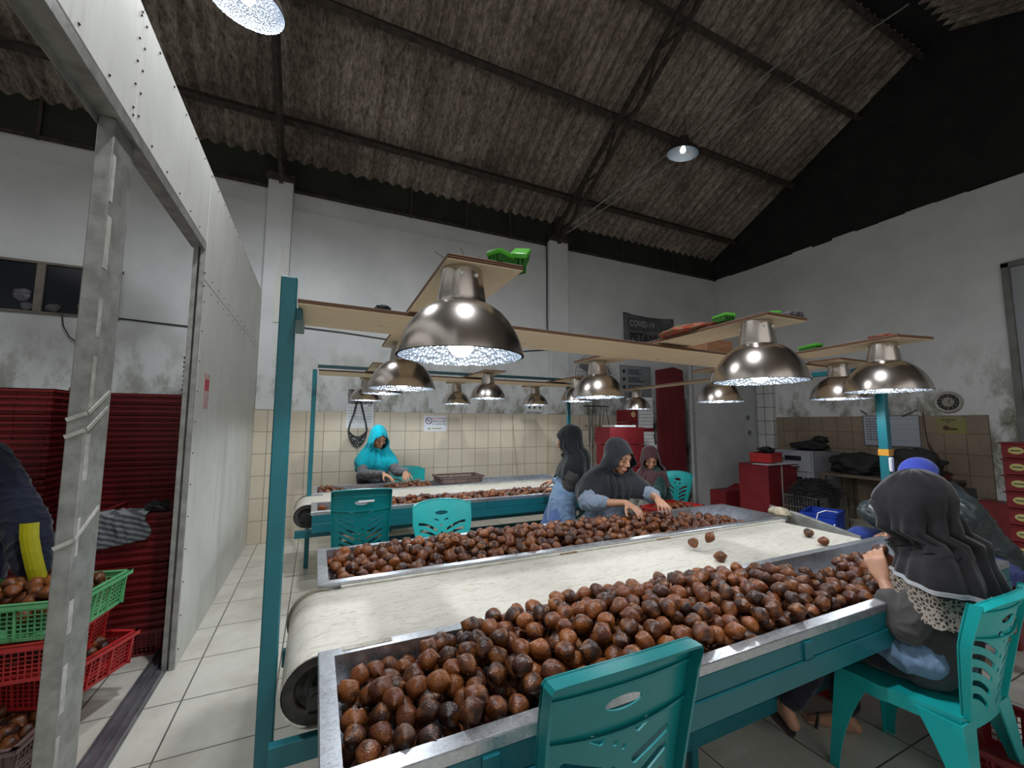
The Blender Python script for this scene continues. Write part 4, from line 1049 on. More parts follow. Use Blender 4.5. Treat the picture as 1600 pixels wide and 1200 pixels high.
# no smoking sign
t = thing('no_smoking_sign', 'white no smoking notice on the tiles: DILARANG MEROKOK DI AREA INI', 'sign', (1.64, YW, 1.37))
bm = B(); box(bm, (1.465, YW-.004, 1.375), (1.815, YW, 1.61), .001); obj('board', bm, plain('sign_white', (.66, .68, .74), .4), t, world=True)
bm = B(); M = Matrix.Translation((1.540, YW-.005, 1.53)) @ Matrix.Rotation(PI/2, 4, 'X'); lathe(bm, [(.040, 0), (.052, 0), (.052, .002), (.040, .002)], 32, M, closed=True)
beam(bm, (1.508, YW-.006, 1.562), (1.572, YW-.006, 1.498), .002, .009); beam(bm, (1.515, YW-.006, 1.53), (1.565, YW-.006, 1.535), .002, .008); obj('emblem', bm, plain('sign_ink', (.05, .03, .07), .5), t, world=True)
RX = (PI/2, 0, 0)
text('lettering', 'DILARANG', .046, (1.70, YW-.005, 1.565), RX, INKR, t, 1.0)
text('lettering', 'MEROKOK', .044, (1.70, YW-.005, 1.520), RX, INK, t, 1.0)
text('lettering', 'DI AREA INI', .040, (1.70, YW-.005, 1.478), RX, INK, t, 1.0)
bm = B(); poly(bm, [(1.52, YW-.005, 1.40), (1.575, YW-.005, 1.40), (1.55, YW-.005, 1.435)], Vector((0, -.001, 0))); box(bm, (1.59, YW-.006, 1.408), (1.74, YW-.005, 1.422)); obj('logo', bm, plain('sign_olive', (.20, .26, .04), .5), t, world=True)
# sockets
t = thing('wall_socket', 'row of white wall sockets above the tiles', 'socket', (3.34, YW, 1.67))
bm = B(); box(bm, (3.19, YW-.008, 1.69), (3.50, YW+.013, 1.83), .004); obj('plate', bm, PAPER, t, world=True)
for x in (3.245, 3.345, 3.445):
    bm = B(); box(bm, (x-.035, YW-.02, 1.725), (x+.035, YW-.008, 1.80), .006); M = Matrix.Translation((x, YW-.0205, 1.762)) @ Matrix.Rotation(PI/2, 4, 'X'); obj('socket', bm, WHITE, t, world=True)
    bm = B(); lathe(bm, [(0, .001), (.018, .001), (.02, -.002)], 16, M); obj('socket_hole', bm, BLACK, t, world=True)
# banner
t = thing('banner', 'grey printed banner reading COVID-19 and PETANI high on the back wall', 'banner', (5.95, YB, 3.0))
bm = B(); g = []
for i in range(21):
    x = 5.30+1.32*i/20; zt_ = 3.66-.10*math.sin(PI*i/20)*.4; g.append([bm.verts.new((x, YB-.02-.012*math.sin(i*1.1+j*.5), zt_+(2.95-zt_)*j/6)) for j in range(7)])
for i in range(20):
    for j in range(6): bm.faces.new((g[i][j], g[i+1][j], g[i+1][j+1], g[i][j+1]))
bmesh.ops.solidify(bm, geom=bm.faces[:], thickness=.002)
obj('sheet', bm, plain('banner_grey', (.22, .22, .22), .6, c2=(.34, .34, .34), ns=3), t, 180, world=True)
bm = B(); box(bm, (5.42, YB-.048, 3.34), (6.12, YB-.046, 3.56)); obj('panel', bm, plain('banner_dark', (.09, .085, .10), .6), t, world=True)
text('lettering', 'COVID-19', .17, (5.75, YB-.050, 3.45), RX, plain('banner_white', (.5, .5, .5), .6), t, .85)
text('lettering', 'PETANI', .25, (5.78, YB-.050, 3.17), RX, INK, t, .85)
bm = B(); box(bm, (6.18, YB-.048, 3.04), (6.52, YB-.046, 3.13)); obj('stripe', bm, plain('banner_olive', (.10, .11, .02), .6), t, world=True)
bm = B()
for k in range(6): box(bm, (6.2, YB-.048, 3.50-k*.04), (6.2+rnd.uniform(.15, .35), YB-.047, 3.51-k*.04))
obj('print', bm, plain('banner_print', (.08, .08, .09), .6), t, world=True)['kind'] = 'stuff'
# instruction poster
t = thing('poster', 'pale poster with small pictograms and text beside the dark red panel', 'poster', (5.6, YB, 1.9))
bm = B(); box(bm, (5.20, YB-.006, 1.90), (5.98, YB-.001, 2.62)); obj('sheet', bm, plain('poster_grey', (.24, .26, .27), .6, c2=(.30, .32, .33), ns=5), t, world=True)
bm = B()
for k in range(4):
    z = 2.50-k*.15; sphere(bm, (5.30, YB-.008, z), (.035, .003, .035), 12, 8)
    for j in range(3): box(bm, (5.40, YB-.009, z+.025-j*.035), (5.40+rnd.uniform(.25, .42), YB-.007, z+.040-j*.035))
obj('print', bm, INK, t, world=True)['kind'] = 'stuff'
# pedestal fan
t = thing('pedestal_fan', 'large grey pedestal fan behind the lamps in front of the back wall', 'fan', (4.30, 5.95, 0))
bm = B(); lathe(bm, [(0, 0), (.24, 0), (.24, .02), (.05, .05), (.02, .07), (0, .07)], 24); obj('base', bm, BLACK, t, 40)
bm = B(); tube(bm, [(0, 0, .05), (0, 0, 2.28)], .018, 8); obj('pole', bm, GALV, t, 40)
hub = Vector((0, -.10, 2.32))
bm = B(); M = Matrix.Translation(hub) @ Matrix.Rotation(PI/2, 4, 'X'); lathe(bm, [(0, .03), (.06, .02), (.075, -.12), (0, -.14)], 20, M); obj('motor', bm, BLACK, t, 40)
bm = B()
for k in range(3):
    a = k*2.09+.4; d = Vector((math.cos(a), 0, math.sin(a))); n = Vector((-d.z, 0, d.x))
    poly(bm, [hub+d*.05-n*.03+Vector((0, -.02, 0)), hub+d*.33-n*.10+Vector((0, -.035, 0)), hub+d*.34+n*.08+Vector((0, .01, 0)), hub+d*.06+n*.03+Vector((0, .01, 0))], Vector((0, .004, 0)))
obj('blade', bm, plain('grey_blade', (.14, .14, .15), .5), t)
bm = B()
for yy, sg in ((-.08, 1), (.05, -1)):
    for rr_ in (.385, .30, .20, .10):
        tube(bm, [hub+Vector((rr_*math.cos(a), yy*(1-.4*(rr_/.385)**2) if rr_ < .38 else 0, rr_*math.sin(a))) for a in np.linspace(0, 2*PI, 33)], .004 if rr_ > .38 else .002, 5, False)
    for k in range(36):
        a = 2*PI*k/36; d = Vector((math.cos(a), 0, math.sin(a)))
        tube(bm, [hub+d*.06+Vector((0, yy, 0)), hub+d*.25+Vector((0, yy*.8, 0)), hub+d*.385], .0022, 4, False)
obj('grille', bm, plain('dark_grille', (.05, .05, .055), .5, .5), t, 60)['kind'] = 'stuff'
# rack of hanging wires below the fan
bm = B()
for k in range(9):
    x = 4.10+k*.05; tube(bm, [(x, 5.80, 1.78-.02*(k % 3)), (x+rnd.uniform(-.05, .05), 5.79, 1.5), (x+rnd.uniform(-.08, .08), 5.80, 1.25-rnd.uniform(0, .25))], .005, 5)
beam(bm, (4.05, 5.80, 1.79), (4.55, 5.80, 1.79), .012, .02)
tag(obj('hanging_wires', bm, BLACK, None), 'bunch of dark wires and hooks hanging below the fan', 'wires')
# ------------------------------------------------------------------ back right corner: boards and cartons
bm = B(); box(bm, (6.06, 5.38, 0), (7.92, 5.42, 2.62), .003)
tag(obj('partition_board', bm, plain('white_board', (.40, .41, .42), .7, c2=(.47, .48, .49), ns=3, bump=.1)), 'tall plain white board partition in the back right corner', 'board')
bm = B()
for z in np.arange(.15, 2.6, .22): sphere(bm, (6.14, 5.376, z), .008, 6, 4)
beam(bm, (6.10, 5.374, 0), (6.10, 5.374, 2.62), .012, .05)
tag(obj('metal_strip', bm, plain('strip_grey', (.33, .34, .36), .5, .3)), 'screwed metal strip along the left edge of the white board', 'strip')
for p, ang in (((7.55, 5.374, 1.62), 0), ((7.58, 5.374, 1.33), .2)):
    bm = B()
    for k in range(5): a = k*1.25+ang; tube(bm, [Vector(p), Vector(p)+Vector((math.cos(a)*.05, -.004, math.sin(a)*.05)), Vector(p)+Vector((math.cos(a+.8)*.05, -.004, math.sin(a+.8)*.05))], .004, 4)
    tag(obj('scribble', bm, INK), ('upper small black scribble on the white board' if ang == 0 else 'lower small black scribble on the white board'), 'mark')
bm = B(); box(bm, (5.38, 5.50, 0), (6.03, 5.54, 2.30), .003); pts = [(5.38, 5.52, 2.30), (6.03, 5.52, 2.30), (6.03, 5.52, 2.47), (5.80, 5.52, 2.52), (5.70, 5.52, 2.50), (5.38, 5.52, 2.44)]
poly(bm, pts, Vector((0, .02, 0)))
for x in (5.52, 5.70, 5.86): beam(bm, (x, 5.497, 0), (x, 5.497, 2.4), .004, .012)
tag(obj('dark_red_panel', bm, REDDK), 'tall dark red panel standing left of the white board', 'panel')
# red cartons with round labels, one column
def carton(a, b, mat, label, group=None, dots=None):
    t = thing('carton', label, 'carton', ((a[0]+b[0])/2, (a[1]+b[1])/2, a[2]), 0, group)
    bm = B(); box(bm, a, b, .004); obj('box', bm, mat, t, world=True)
    if dots:
        for (x, z) in dots:
            bm = B(); M = Matrix.Translation((x, a[1]-.001, z)) @ Matrix.Rotation(PI/2, 4, 'X'); lathe(bm, [(0, .003), (.045, .003), (.048, 0)], 24, M)
            l = obj('round_label', bm, GOLD, t, world=True); bm = B(); lathe(bm, [(.016, .0035), (.026, .0035), (.026, .0045), (.016, .0045)], 16, M, closed=True); o2 = obj('print', bm, INKR, None); o2.parent = l; o2.matrix_parent_inverse = l.matrix_world.inverted() if False else Matrix.Identity(4)
    return t
for k in range(8):
    z = .0+k*.218
    if k in (3, 4, 5, 6, 7): carton((4.84, 5.62, z), (5.04, 5.95, z+.21), REDBOX, ('red carton with a round label, topmost of its column' if k == 7 else 'red carton with a round label, %s in its column from the top' % {6: 'second', 5: 'third', 4: 'fourth', 3: 'fifth'}[k]), None, [(4.94, z+.13)])
    else: carton((4.84, 5.62, z), (5.04, 5.95, z+.21), REDBOX, ('red carton at the foot of the labelled carton column' if k == 0 else 'red carton low in the labelled carton column, number %s from the floor' % {1: 'two', 2: 'three'}[k]))
wl = [('upper stack of white folded cartons between the red columns', 1.42, 1.98, 5.07), ('white folded cartons below the red strip', 1.12, 1.36, 5.08)]
for lab, z0, z1, x0 in wl:
    t = thing('folded_cartons', lab, 'cartons', (x0+.17, 5.78, z0))
    n = int((z1-z0)/.06)
    for k in range(n): bm = B(); z = z0+k*.06; dx = rnd.uniform(-.008, .008); box(bm, (x0+dx, 5.62, z+.002), (x0+.32+dx, 5.95, z+.058), .004); obj('sheet_bundle', bm, PAPER, t, world=True)
bm = B(); box(bm, (5.07, 5.62, 1.362), (5.40, 5.95, 1.418), .003); tag(obj('red_board', bm, REDBOX), 'flat red carton between the two white carton stacks', 'carton')
carton((5.06, 5.55, .92), (5.28, 5.95, 1.118), REDBOX, 'small red carton with one round label beside the maroon hijab', None, [(5.16, 1.02)])
t = thing('folded_cartons', 'white folded cartons behind the woman in the maroon hijab', 'cartons', (5.48, 5.75, 0))
for k in range(15): bm = B(); z = k*.075; dx = rnd.uniform(-.01, .01); box(bm, (5.30+dx, 5.56, z), (5.66+dx, 5.95, z+.073), .004); obj('sheet_bundle', bm, PAPER, t, world=True)
# red cartons behind the dark hijab
for k, (x0, x1, z0, z1, lab) in enumerate(((4.09, 4.78, .0, .42, 'wide red carton at the bottom behind the woman in the dark grey hijab'), (4.10, 4.78, .43, .80, 'wide red carton, second from the bottom behind the dark grey hijab'), (4.12, 4.76, .81, 1.16, 'wide red carton, third from the bottom behind the dark grey hijab'), (4.10, 4.78, 1.17, 1.44, 'topmost wide red carton behind the woman in the dark grey hijab'))):
    carton((x0, 5.2, z0), (x1, 5.58, z1), REDBOX, lab)
bm = B(); box(bm, (4.18, 5.18, 1.445), (4.60, 5.5, 1.475)); tag(obj('folded_sack', bm, PAPER), 'folded white sack lying on the topmost wide red carton', 'sack')
# low red cartons by the white board
carton((6.42, 5.05, 0), (7.36, 5.36, .34), REDBOX, 'low red carton with raised flaps at the foot of the white board')
bm = B(); poly(bm, [(6.42, 5.06, .342), (7.36, 5.06, .342), (7.1, 5.2, .38), (6.9, 5.2, .44), (6.7, 5.2, .38)], Vector((0, .01, 0))); tag(obj('carton_flap', bm, REDBOX), 'bent flap rising from the low red carton', 'flap')
# white tiled column
bm = B(); box(bm, (7.80, 5.06, 0), (XR, 5.36, 2.26), .01); struct('trim_20', bm, TILE_V)
# tall red carton block with bits on top
t = carton((6.38, 4.25, 0), (7.10, 4.75, .86), REDBOX, 'tall red carton block in front of the white drawers')
bm = B(); box(bm, (6.70, 4.24, .0), (6.72, 4.252, .86)); obj('tape', bm, plain('torn_tape', (.45, .40, .38), .6), t, world=True, label='pale strip of tape')
crate('c', REDC, (6.72, 4.50, .885), .25, 'bright red crate on top of the tall red carton block', False, None, L=.46, Wd=.32, H=.15)
bm = B(); box(bm, (6.36, 4.22, .862), (7.12, 4.5, .870)); box(bm, (6.95, 4.2, .862), (7.2, 4.34, .868), 0, Matrix.Translation((0, 0, -.03)) @ Matrix.Rotation(.0, 4, 'X'))
tag(obj('paper_sheet', bm, PAPER), 'torn white paper under the crate on the red carton block', 'paper')
crumple('black_bag', (6.74, 4.50, 1.075), (.15, .10, .05), plain('black_film', (.01, .01, .01), .3), 'crumpled black bag in the crate on the red carton block', 'bag', .4, 3, 1.02)
# white drawer unit
t = thing('drawer_cabinet', 'grey white drawer cabinet with black recessed handles', 'cabinet', (7.5, 4.3, 0))
bm = B(); box(bm, (7.14, 4.02, 0), (7.90, 4.62, 1.07), .008); obj('body', bm, plain('dull_white_plastic', (.27, .28, .31), .5, c2=(.32, .33, .36), ns=5), t, world=True)
for z in (.08, .41, .74):
    bm = B(); box(bm, (7.12, 4.04, z), (7.14, 4.60, z+.30), .004); dr = obj('drawer', bm, plain('drawer_white', (.30, .31, .34), .5), t, world=True)
    bm = B(); box(bm, (7.112, 4.18, z+.17), (7.121, 4.44, z+.245), .003); h = obj('handle', bm, BLACK, None); h.parent = dr; h.matrix_parent_inverse = Matrix.Translation((0, 0, 0))
BL = plain('black_fabric', (.008, .008, .009), .8, c2=(.02, .02, .022), ns=20)
crumple('black_bag', (7.45, 4.25, 1.14), (.24, .26, .08), BL, 'black bag lying on the drawer cabinet', 'bag', .35, 11, 1.072)
crumple('black_bag', (7.55, 4.12, 1.24), (.12, .12, .06), BL, 'small black bundle piled on the bag on the drawer cabinet', 'bag', .4, 12, 1.19)
# net pile in a wire basket
t = thing('wire_basket', 'wire basket heaped with black netting in front of the drawers', 'basket', (6.65, 3.75, 0))
bm = B()
for i in range(22):
    x = 6.3+.7*i/21
    for y in (3.5, 4.0): beam(bm, (x, y, 0), (x, y, .48), .006, .006)
for i in range(14):
    y = 3.5+.5*i/13
    for x in (6.3, 7.0): beam(bm, (x, y, 0), (x, y, .48), .006, .006)
for z in (.01, .16, .32, .47):
    for y in (3.5, 4.0): beam(bm, (6.3, y, z), (7.0, y, z), .008, .008)
    for x in (6.3, 7.0): beam(bm, (x, 3.5, z), (x, 4.0, z), .008, .008)
obj('mesh_wall', bm, plain('dirty_wire', (.14, .14, .12), .6, .3), t, world=True)['kind'] = 'stuff'
bm = B(); bmesh.ops.create_icosphere(bm, subdivisions=4, radius=1)
for v in bm.verts: p = v.co.copy(); v.co = Vector((6.65+p.x*.36*(1+.25*noise.noise(p*4)), 3.75+p.y*.27*(1+.25*noise.noise(p*5)), .40+p.z*.26*(1+.35*noise.noise(p*3))))
for k in range(260):
    a = rnd.uniform(0, 2*PI); b = rnd.uniform(.1, 1.4); c = Vector((6.65+.36*math.cos(a)*math.cos(b), 3.75+.27*math.sin(a)*math.cos(b), .40+.27*math.sin(b)))
    d = Vector((rnd.uniform(-1, 1), rnd.uniform(-1, 1), rnd.uniform(-.5, .4)))*.12
    tube(bm, [c-d, c+Vector((0, 0, rnd.uniform(.01, .05))), c+d], .005, 4, False)
n_ = obj('netting', bm, BL, None); n_['kind'] = 'stuff'; tag(n_, 'tangled heap of black netting strips in the wire basket', 'netting')
# table with black bags
t = thing('work_table', 'dark wooden table under black bags along the right wall', 'table', (7.45, 3.2, 0))
bm = B(); box(bm, (7.10, 2.55, .72), (7.90, 3.92, .76), .004); dk = plain('dark_table_wood', (.09, .07, .05), .6, c2=(.15, .12, .08), ns=8); obj('table_top', bm, dk, t, world=True)
for x in (7.14, 7.86):
    for y in (2.6, 3.87): bm = B(); box(bm, (x-.03, y-.03, 0), (x+.03, y+.03, .72)); obj('leg', bm, dk, t, world=True)
crumple('black_bag', (7.45, 3.55, .90), (.30, .36, .17), BL, 'large black bag, left one on the table under the whiteboard', 'bag', .35, 21, .762)
crumple('black_bag', (7.50, 2.93, .92), (.28, .30, .22), plain('dark_grey_fabric', (.02, .02, .021), .8, c2=(.045, .042, .042), ns=10), 'dark grey bag, right one on the table under the whiteboard', 'bag', .4, 23, .762)
bm = B(); box(bm, (7.2, 2.62, .762), (7.7, 2.95, .83), .004); tag(obj('red_tray', bm, REDD), 'dark red flat box at the right end of the table', 'box')
# whiteboard, clock and poster on the right wall
XW = XR-.014
t = thing('whiteboard', 'small whiteboard with faint writing above the black bags', 'whiteboard', (XW, 3.3, 1.18))
bm = B(); box(bm, (XW-.012, 2.985, 1.18), (XW, 3.66, 1.635), .003); obj('board', bm, plain('whiteboard_surface', (.40, .43, .50), .35), t, world=True)
bm = B()
for z in (1.172, 1.635): beam(bm, (XW-.015, 2.98, z), (XW-.015, 3.665, z), .01, .012)
for y in (2.98, 3.665): beam(bm, (XW-.015, y, 1.17), (XW-.015, y, 1.64), .01, .012)
obj('board_frame', bm, plain('wb_frame', (.22, .22, .24), .4, .5), t, world=True)
bm = B()
for j in range(9):
    z = 1.58-j*.04; box(bm, (XW-.0135, 3.60-rnd.uniform(.04, .07), z), (XW-.012, 3.63, z+.012)); box(bm, (XW-.0135, 3.52-rnd.uniform(.02, .06), z), (XW-.012, 3.545, z+.012))
    if j % 2 == 0: box(bm, (XW-.0135, 3.0, z), (XW-.012, 3.45, z+.002))
for y in (3.49, 3.57): box(bm, (XW-.0135, y, 1.2), (XW-.012, y+.003, 1.62))
obj('handwriting', bm, plain('faded_ink', (.10, .11, .16), .6), t, world=True)['kind'] = 'stuff'
for y0, y1, z0, z1 in ((3.68, 3.60, 1.73, 1.66), (3.16, 2.98, 1.62, 1.72)):
    bm = B(); beam(bm, (XW-.03, y0, z0), (XW-.03, y1, z1), .012, .012); tag(obj('hook_stick', bm, BLACK), ('short dark stick above the left corner of the whiteboard' if y0 > 3.5 else 'longer dark stick above the right corner of the whiteboard'), 'stick')
t = thing('wall_clock', 'round wall clock with a dark number ring on the right wall', 'clock', (XR, 2.655, 1.66))
Mx = Matrix.Translation((XR-.001, 2.655, 1.812)) @ Matrix.Rotation(-PI/2, 4, 'Y')
bm = B(); lathe(bm, [(0, .0), (.148, 0), (.150, .02), (.140, .035), (.122, .028), (0, .026)], 48, Mx); obj('case', bm, plain('clock_cream', (.38, .36, .31), .4), t, 40, world=True)
bm = B(); lathe(bm, [(.066, .0275), (.112, .0285), (.112, .030), (.066, .030)], 48, Mx, closed=True); obj('dial_ring', bm, INK, t, 40, world=True)
bm = B(); lathe(bm, [(0, .031), (.064, .031), (.064, .027)], 40, Mx); obj('dial', bm, plain('clock_dial', (.30, .29, .24), .4), t, 40, world=True)
for h in range(12):
    a = h*PI/6; text('numeral', str(h if h else 12), .034, (XR-.033, 2.655-.089*math.sin(a), 1.812+.089*math.cos(a)), (PI/2, 0, -PI/2), plain('num', (.42, .40, .34), .5) if h == 0 else bpy.data.materials['num'], t)
bm = B(); beam(bm, (XR-.036, 2.655, 1.812), (XR-.036, 2.625, 1.852), .003, .008); beam(bm, (XR-.038, 2.655, 1.812), (XR-.038, 2.595, 1.775), .003, .005); obj('hands', bm, INK, t, world=True)
t = thing('poster', 'small yellow poster with a brown fruit picture right of the whiteboard', 'poster', (XW, 2.63, 1.37))
bm = B(); box(bm, (XW-.003, 2.505, 1.375), (XW, 2.80, 1.60)); obj('sheet', bm, plain('poster_yellow', (.26, .20, .11), .6, c2=(.26, .25, .08), ns=2.2), t, world=True)
bm = B(); sphere(bm, (XW-.005, 2.70, 1.455), (.003, .036, .032), 14, 8); sphere(bm, (XW-.005, 2.63, 1.44), (.003, .05, .014), 14, 8); obj('picture', bm, plain('brown_print', (.07, .04, .025), .6), t, 60, world=True)
bm = B(); box(bm, (XW-.0045, 2.60, 1.562), (XW-.003, 2.75, 1.572)); box(bm, (XW-.0045, 2.66, 1.53), (XW-.003, 2.70, 1.542)); obj('lettering', bm, INK, t, world=True)
bm = B(); tube(bm, [(XW-.02, 2.93, 1.68), (XW-.02, 2.92, 1.40), (XW-.02, 2.90, 1.20), (XW-.03, 2.86, 1.08)], .007, 5); tube(bm, [(XW-.02, 2.90, 1.24), (XW-.03, 2.84, 1.10), (XW-.02, 2.80, 1.06)], .010, 5)
tag(obj('cable', bm, plain('brown_cable', (.07, .04, .03), .6)), 'brown cable hanging between the whiteboard and the yellow poster', 'cable')
# labelled red crates at the right edge
yell = plain('yellow_oval_label', (.50, .46, .17), .6)
for k in range(8):
    z = k*.166; zz = z+.001
    t = thing('stacked_box', 'dark red box with yellow oval labels, %s in the right edge column' % ('topmost', 'second from the top', 'third from the top', 'fourth from the top', 'fifth from the top', 'sixth from the top', 'seventh from the top', 'lowest')[7-k], 'box', (6.62, 1.45, zz))
    bm = B(); box(bm, (-.20, -.34, 0), (.20, .34, .158), .004); box(bm, (-.215, -.355, .145), (.215, .355, .160), .003); obj('box', bm, REDD, t)
    for y in (.24, .02, -.20):
        bm = B(); sphere(bm, (-.202, y, .078), (.004, .055, .036), 20, 10); l = obj('oval_label', bm, yell, t, 60); l['label'] = 'yellow oval label'
        bm = B(); box(bm, (-.2075, y-.035, .074), (-.2055, y+.035, .084)); o2 = obj('print', bm, INK, l)
carton((7.15, 1.95, 0), (7.45, 2.25, .60), REDD, 'small red carton by the right wall under the yellow poster')
bm = B(); box(bm, (7.05, 2.30, 0), (7.40, 2.62, .72), .006); tag(obj('black_bin', bm, BLACK), 'black box beside the end of the table', 'box')
# dark triangle of loose board left of the left pilaster
bm = B(); poly(bm, [(-.57, 6.142, 3.32), (-.50, 6.142, 3.87), (-.44, 6.142, 3.74), (-.40, 6.142, 3.25), (-.40, 6.142, 2.80), (-.57, 6.142, 2.80)], Vector((0, -.012, 0)))
tag(obj('loose_board', bm, PANEL), 'narrow pointed offcut of board hanging on the left pilaster', 'board')
bm = B(); tube(bm, [(2.93, YW-.01, 1.62), (2.98, YW-.02, 1.1), (3.04, YW-.03, .55), (3.10, YW-.03, .35)], .005, 5); tag(obj('cable', bm, plain('pale_cable', (.40, .35, .27), .5)), 'pale cable hanging from the sockets down over the tiles', 'cable')
t = thing('notice', 'small pink notice taped to the white partition', 'notice', (XP, 3.55, 1.5))
bm = B(); box(bm, (XP, 3.50, 1.60), (XP+.002, 3.66, 1.84)); obj('sheet', bm, plain('faded_pink', (.55, .30, .30), .7, c2=(.62, .5, .5), ns=14), t, world=True)
bm = B(); box(bm, (XP+.002, 3.52, 1.72), (XP+.003, 3.64, 1.80)); obj('print', bm, INKR, t, world=True)
# ------------------------------------------------------------------ people
ICO = None
def ico_pts(sub=2):
    global ICO
    if ICO is None:
        b = bmesh.new(); bmesh.ops.create_icosphere(b, subdivisions=sub, radius=1); ICO = [v.co.copy() for v in b.verts]; b.free()
    return ICO
def hull(bm, balls):
    """balls: (centre, radius or (rx,ry,rz), optional 3x3 rotation)"""
    t = bmesh.new()
    for b in balls:
        c = Vector(b[0]); r = b[1] if isinstance(b[1], (tuple, list)) else (b[1],)*3; R = b[2] if len(b) > 2 else None
        for p in ico_pts():
            q = Vector((p.x*r[0], p.y*r[1], p.z*r[2]))
            t.verts.new((R @ q if R is not None else q)+c)
    r = bmesh.ops.convex_hull(t, input=t.verts[:])
    bmesh.ops.delete(t, geom=[v for v in t.verts if not v.link_faces], context='VERTS')
    me = bpy.data.meshes.new('h'); t.to_mesh(me); t.free(); bm.from_mesh(me); bpy.data.meshes.remove(me)
def cone(bm, p, r1, q, r2): hull(bm, [(p, r1), (q, r2)])
def remeshed(bm, voxel, smooth_it, mats, name, wrinkle=None):
    me = bpy.data.meshes.new(name); bm.to_mesh(me); bm.free()
    o = bpy.data.objects.new('tmp', me); COL.objects.link(o)
    m = o.modifiers.new('r', 'REMESH'); m.mode = 'VOXEL'; m.voxel_size = voxel; m.use_smooth_shade = True
    s = o.modifiers.new('s', 'SMOOTH'); s.factor = .5; s.iterations = smooth_it
    out = eval_mesh(o); bpy.data.objects.remove(o); bpy.data.meshes.remove(me)
    out.name = name
    if wrinkle:
        amp, sc, st = wrinkle
        nrm = [v.normal.copy() for v in out.vertices]
        for v, n in zip(out.vertices, nrm):
            p = Vector((v.co.x*sc*st[0], v.co.y*sc*st[1], v.co.z*sc*st[2]))
            w = noise.noise(p+Vector((noise.noise(v.co*9), 0, noise.noise(v.co*8+Vector((9, 0, 0)))))*1.2)
            v.co += n*amp*((1-abs(w)*2)**3 if abs(w) < .5 else 0)*.8+n*amp*.8*noise.noise(v.co*7)
    out.materials.clear()
    for mm in mats: out.materials.append(mm)
    for p in out.polygons: p.use_smooth = True
    return out
def hand(bm, wrist, d, pn, size=1.0, curl=.5, spread=.12, thumb=1):
    """d: direction the fingers point, pn: direction the palm faces; thumb +1/-1 side"""
    w = Vector(wrist); d = Vector(d).normalized(); pn = Vector(pn); pn = (pn-d*pn.dot(d)).normalized(); s = d.cross(pn)*thumb
    S = size
    k = [w+d*.088*S+s*x*S-pn*z*S for x, z in ((.030, .002), (.010, .006), (-.010, .005), (-.029, .0))]
    hull(bm, [(w, .020*S), (w+d*.035*S+s*.020*S, .014*S), (w+d*.035*S-s*.020*S, .014*S), (k[0], .0115*S), (k[3], .0105*S), (k[1], .012*S), (k[2], .012*S)])
    hull(bm, [(w+d*.02*S+s*.018*S+pn*.006*S, .015*S), (w+d*.055*S+s*.030*S+pn*.008*S, .011*S)])
    lens = ((.040, .025, .020), (.045, .029, .021), (.041, .027, .020), (.032, .020, .018))
    for i, (p, L) in enumerate(zip(k, lens)):
        a = curl*(.55+.12*i); q = p.copy(); sd = s*spread*(1.5-i)*.6
        dirv = (d+sd).normalized(); r = (.0090, .0094, .0088, .0078)[i]*S
        for j, l in enumerate(L):
            a2 = a*(j+.6); dv = (dirv*math.cos(a2)+pn*math.sin(a2)).normalized(); q2 = q+dv*l*S
            hull(bm, [(q, r*(1-.08*j)), (q2, r*(.92-.10*j))]); q = q2
    q = w+d*.028*S+s*.022*S+pn*.008*S
    for j, l in enumerate((.040, .030, .024)):
        a = .95-.30*j; dv = (s*math.sin(a)*(.9)+d*math.cos(a)+pn*(.35+.15*j*curl)).normalized(); q2 = q+dv*l*S
        hull(bm, [(q, (.0125-.0015*j)*S), (q2, (.0108-.0014*j)*S)]); q = q2
def head_frame(fd):
    f = Vector(fd).normalized(); r = f.cross(Vector((0, 0, 1))).normalized(); u = r.cross(f).normalized(); return f, r, u
def head(bm, c, fd, S=1.0):
    f, r, u = head_frame(fd); c = Vector(c)
    R = Matrix((r, f, u)).transposed()
    P = lambda x, y, z: c+(r*x+f*y+u*z)*S
    hull(bm, [(P(0, -.022, .035), (.074*S, .084*S, .078*S), R), (P(0, .030, .020), (.062*S, .056*S, .070*S), R)])
    hull(bm, [(P(0, .020, .0), (.064*S, .064*S, .06*S), R), (P(.034, .022, -.052), .024*S), (P(-.034, .022, -.052), .024*S), (P(0, .058, -.088), .020*S), (P(.012, .056, -.086), .016*S), (P(-.012, .056, -.086), .016*S)])
    for s in (-1, 1):
        hull(bm, [(P(s*.036, .060, -.028), .020*S), (P(s*.030, .062, -.012), .016*S)])
        hull(bm, [(P(s*.014, .082, .022), .0085*S), (P(s*.044, .070, .020), .009*S)])
        hull(bm, [(P(s*.030, .071, .002), .0125*S)])
        hull(bm, [(P(s*.074, -.01, .0), (.007*S, .016*S, .026*S), R)])
        hull(bm, [(P(s*.011, .092, -.034), .0085*S)])
    hull(bm, [(P(0, .080, .014), .008*S), (P(0, .104, -.026), .0105*S), (P(0, .092, -.034), .009*S)])
    hull(bm, [(P(0, .083, -.060), (.024*S, .010*S, .008*S), R)]); hull(bm, [(P(0, .080, -.071), (.019*S, .010*S, .007*S), R)])
    return P, R
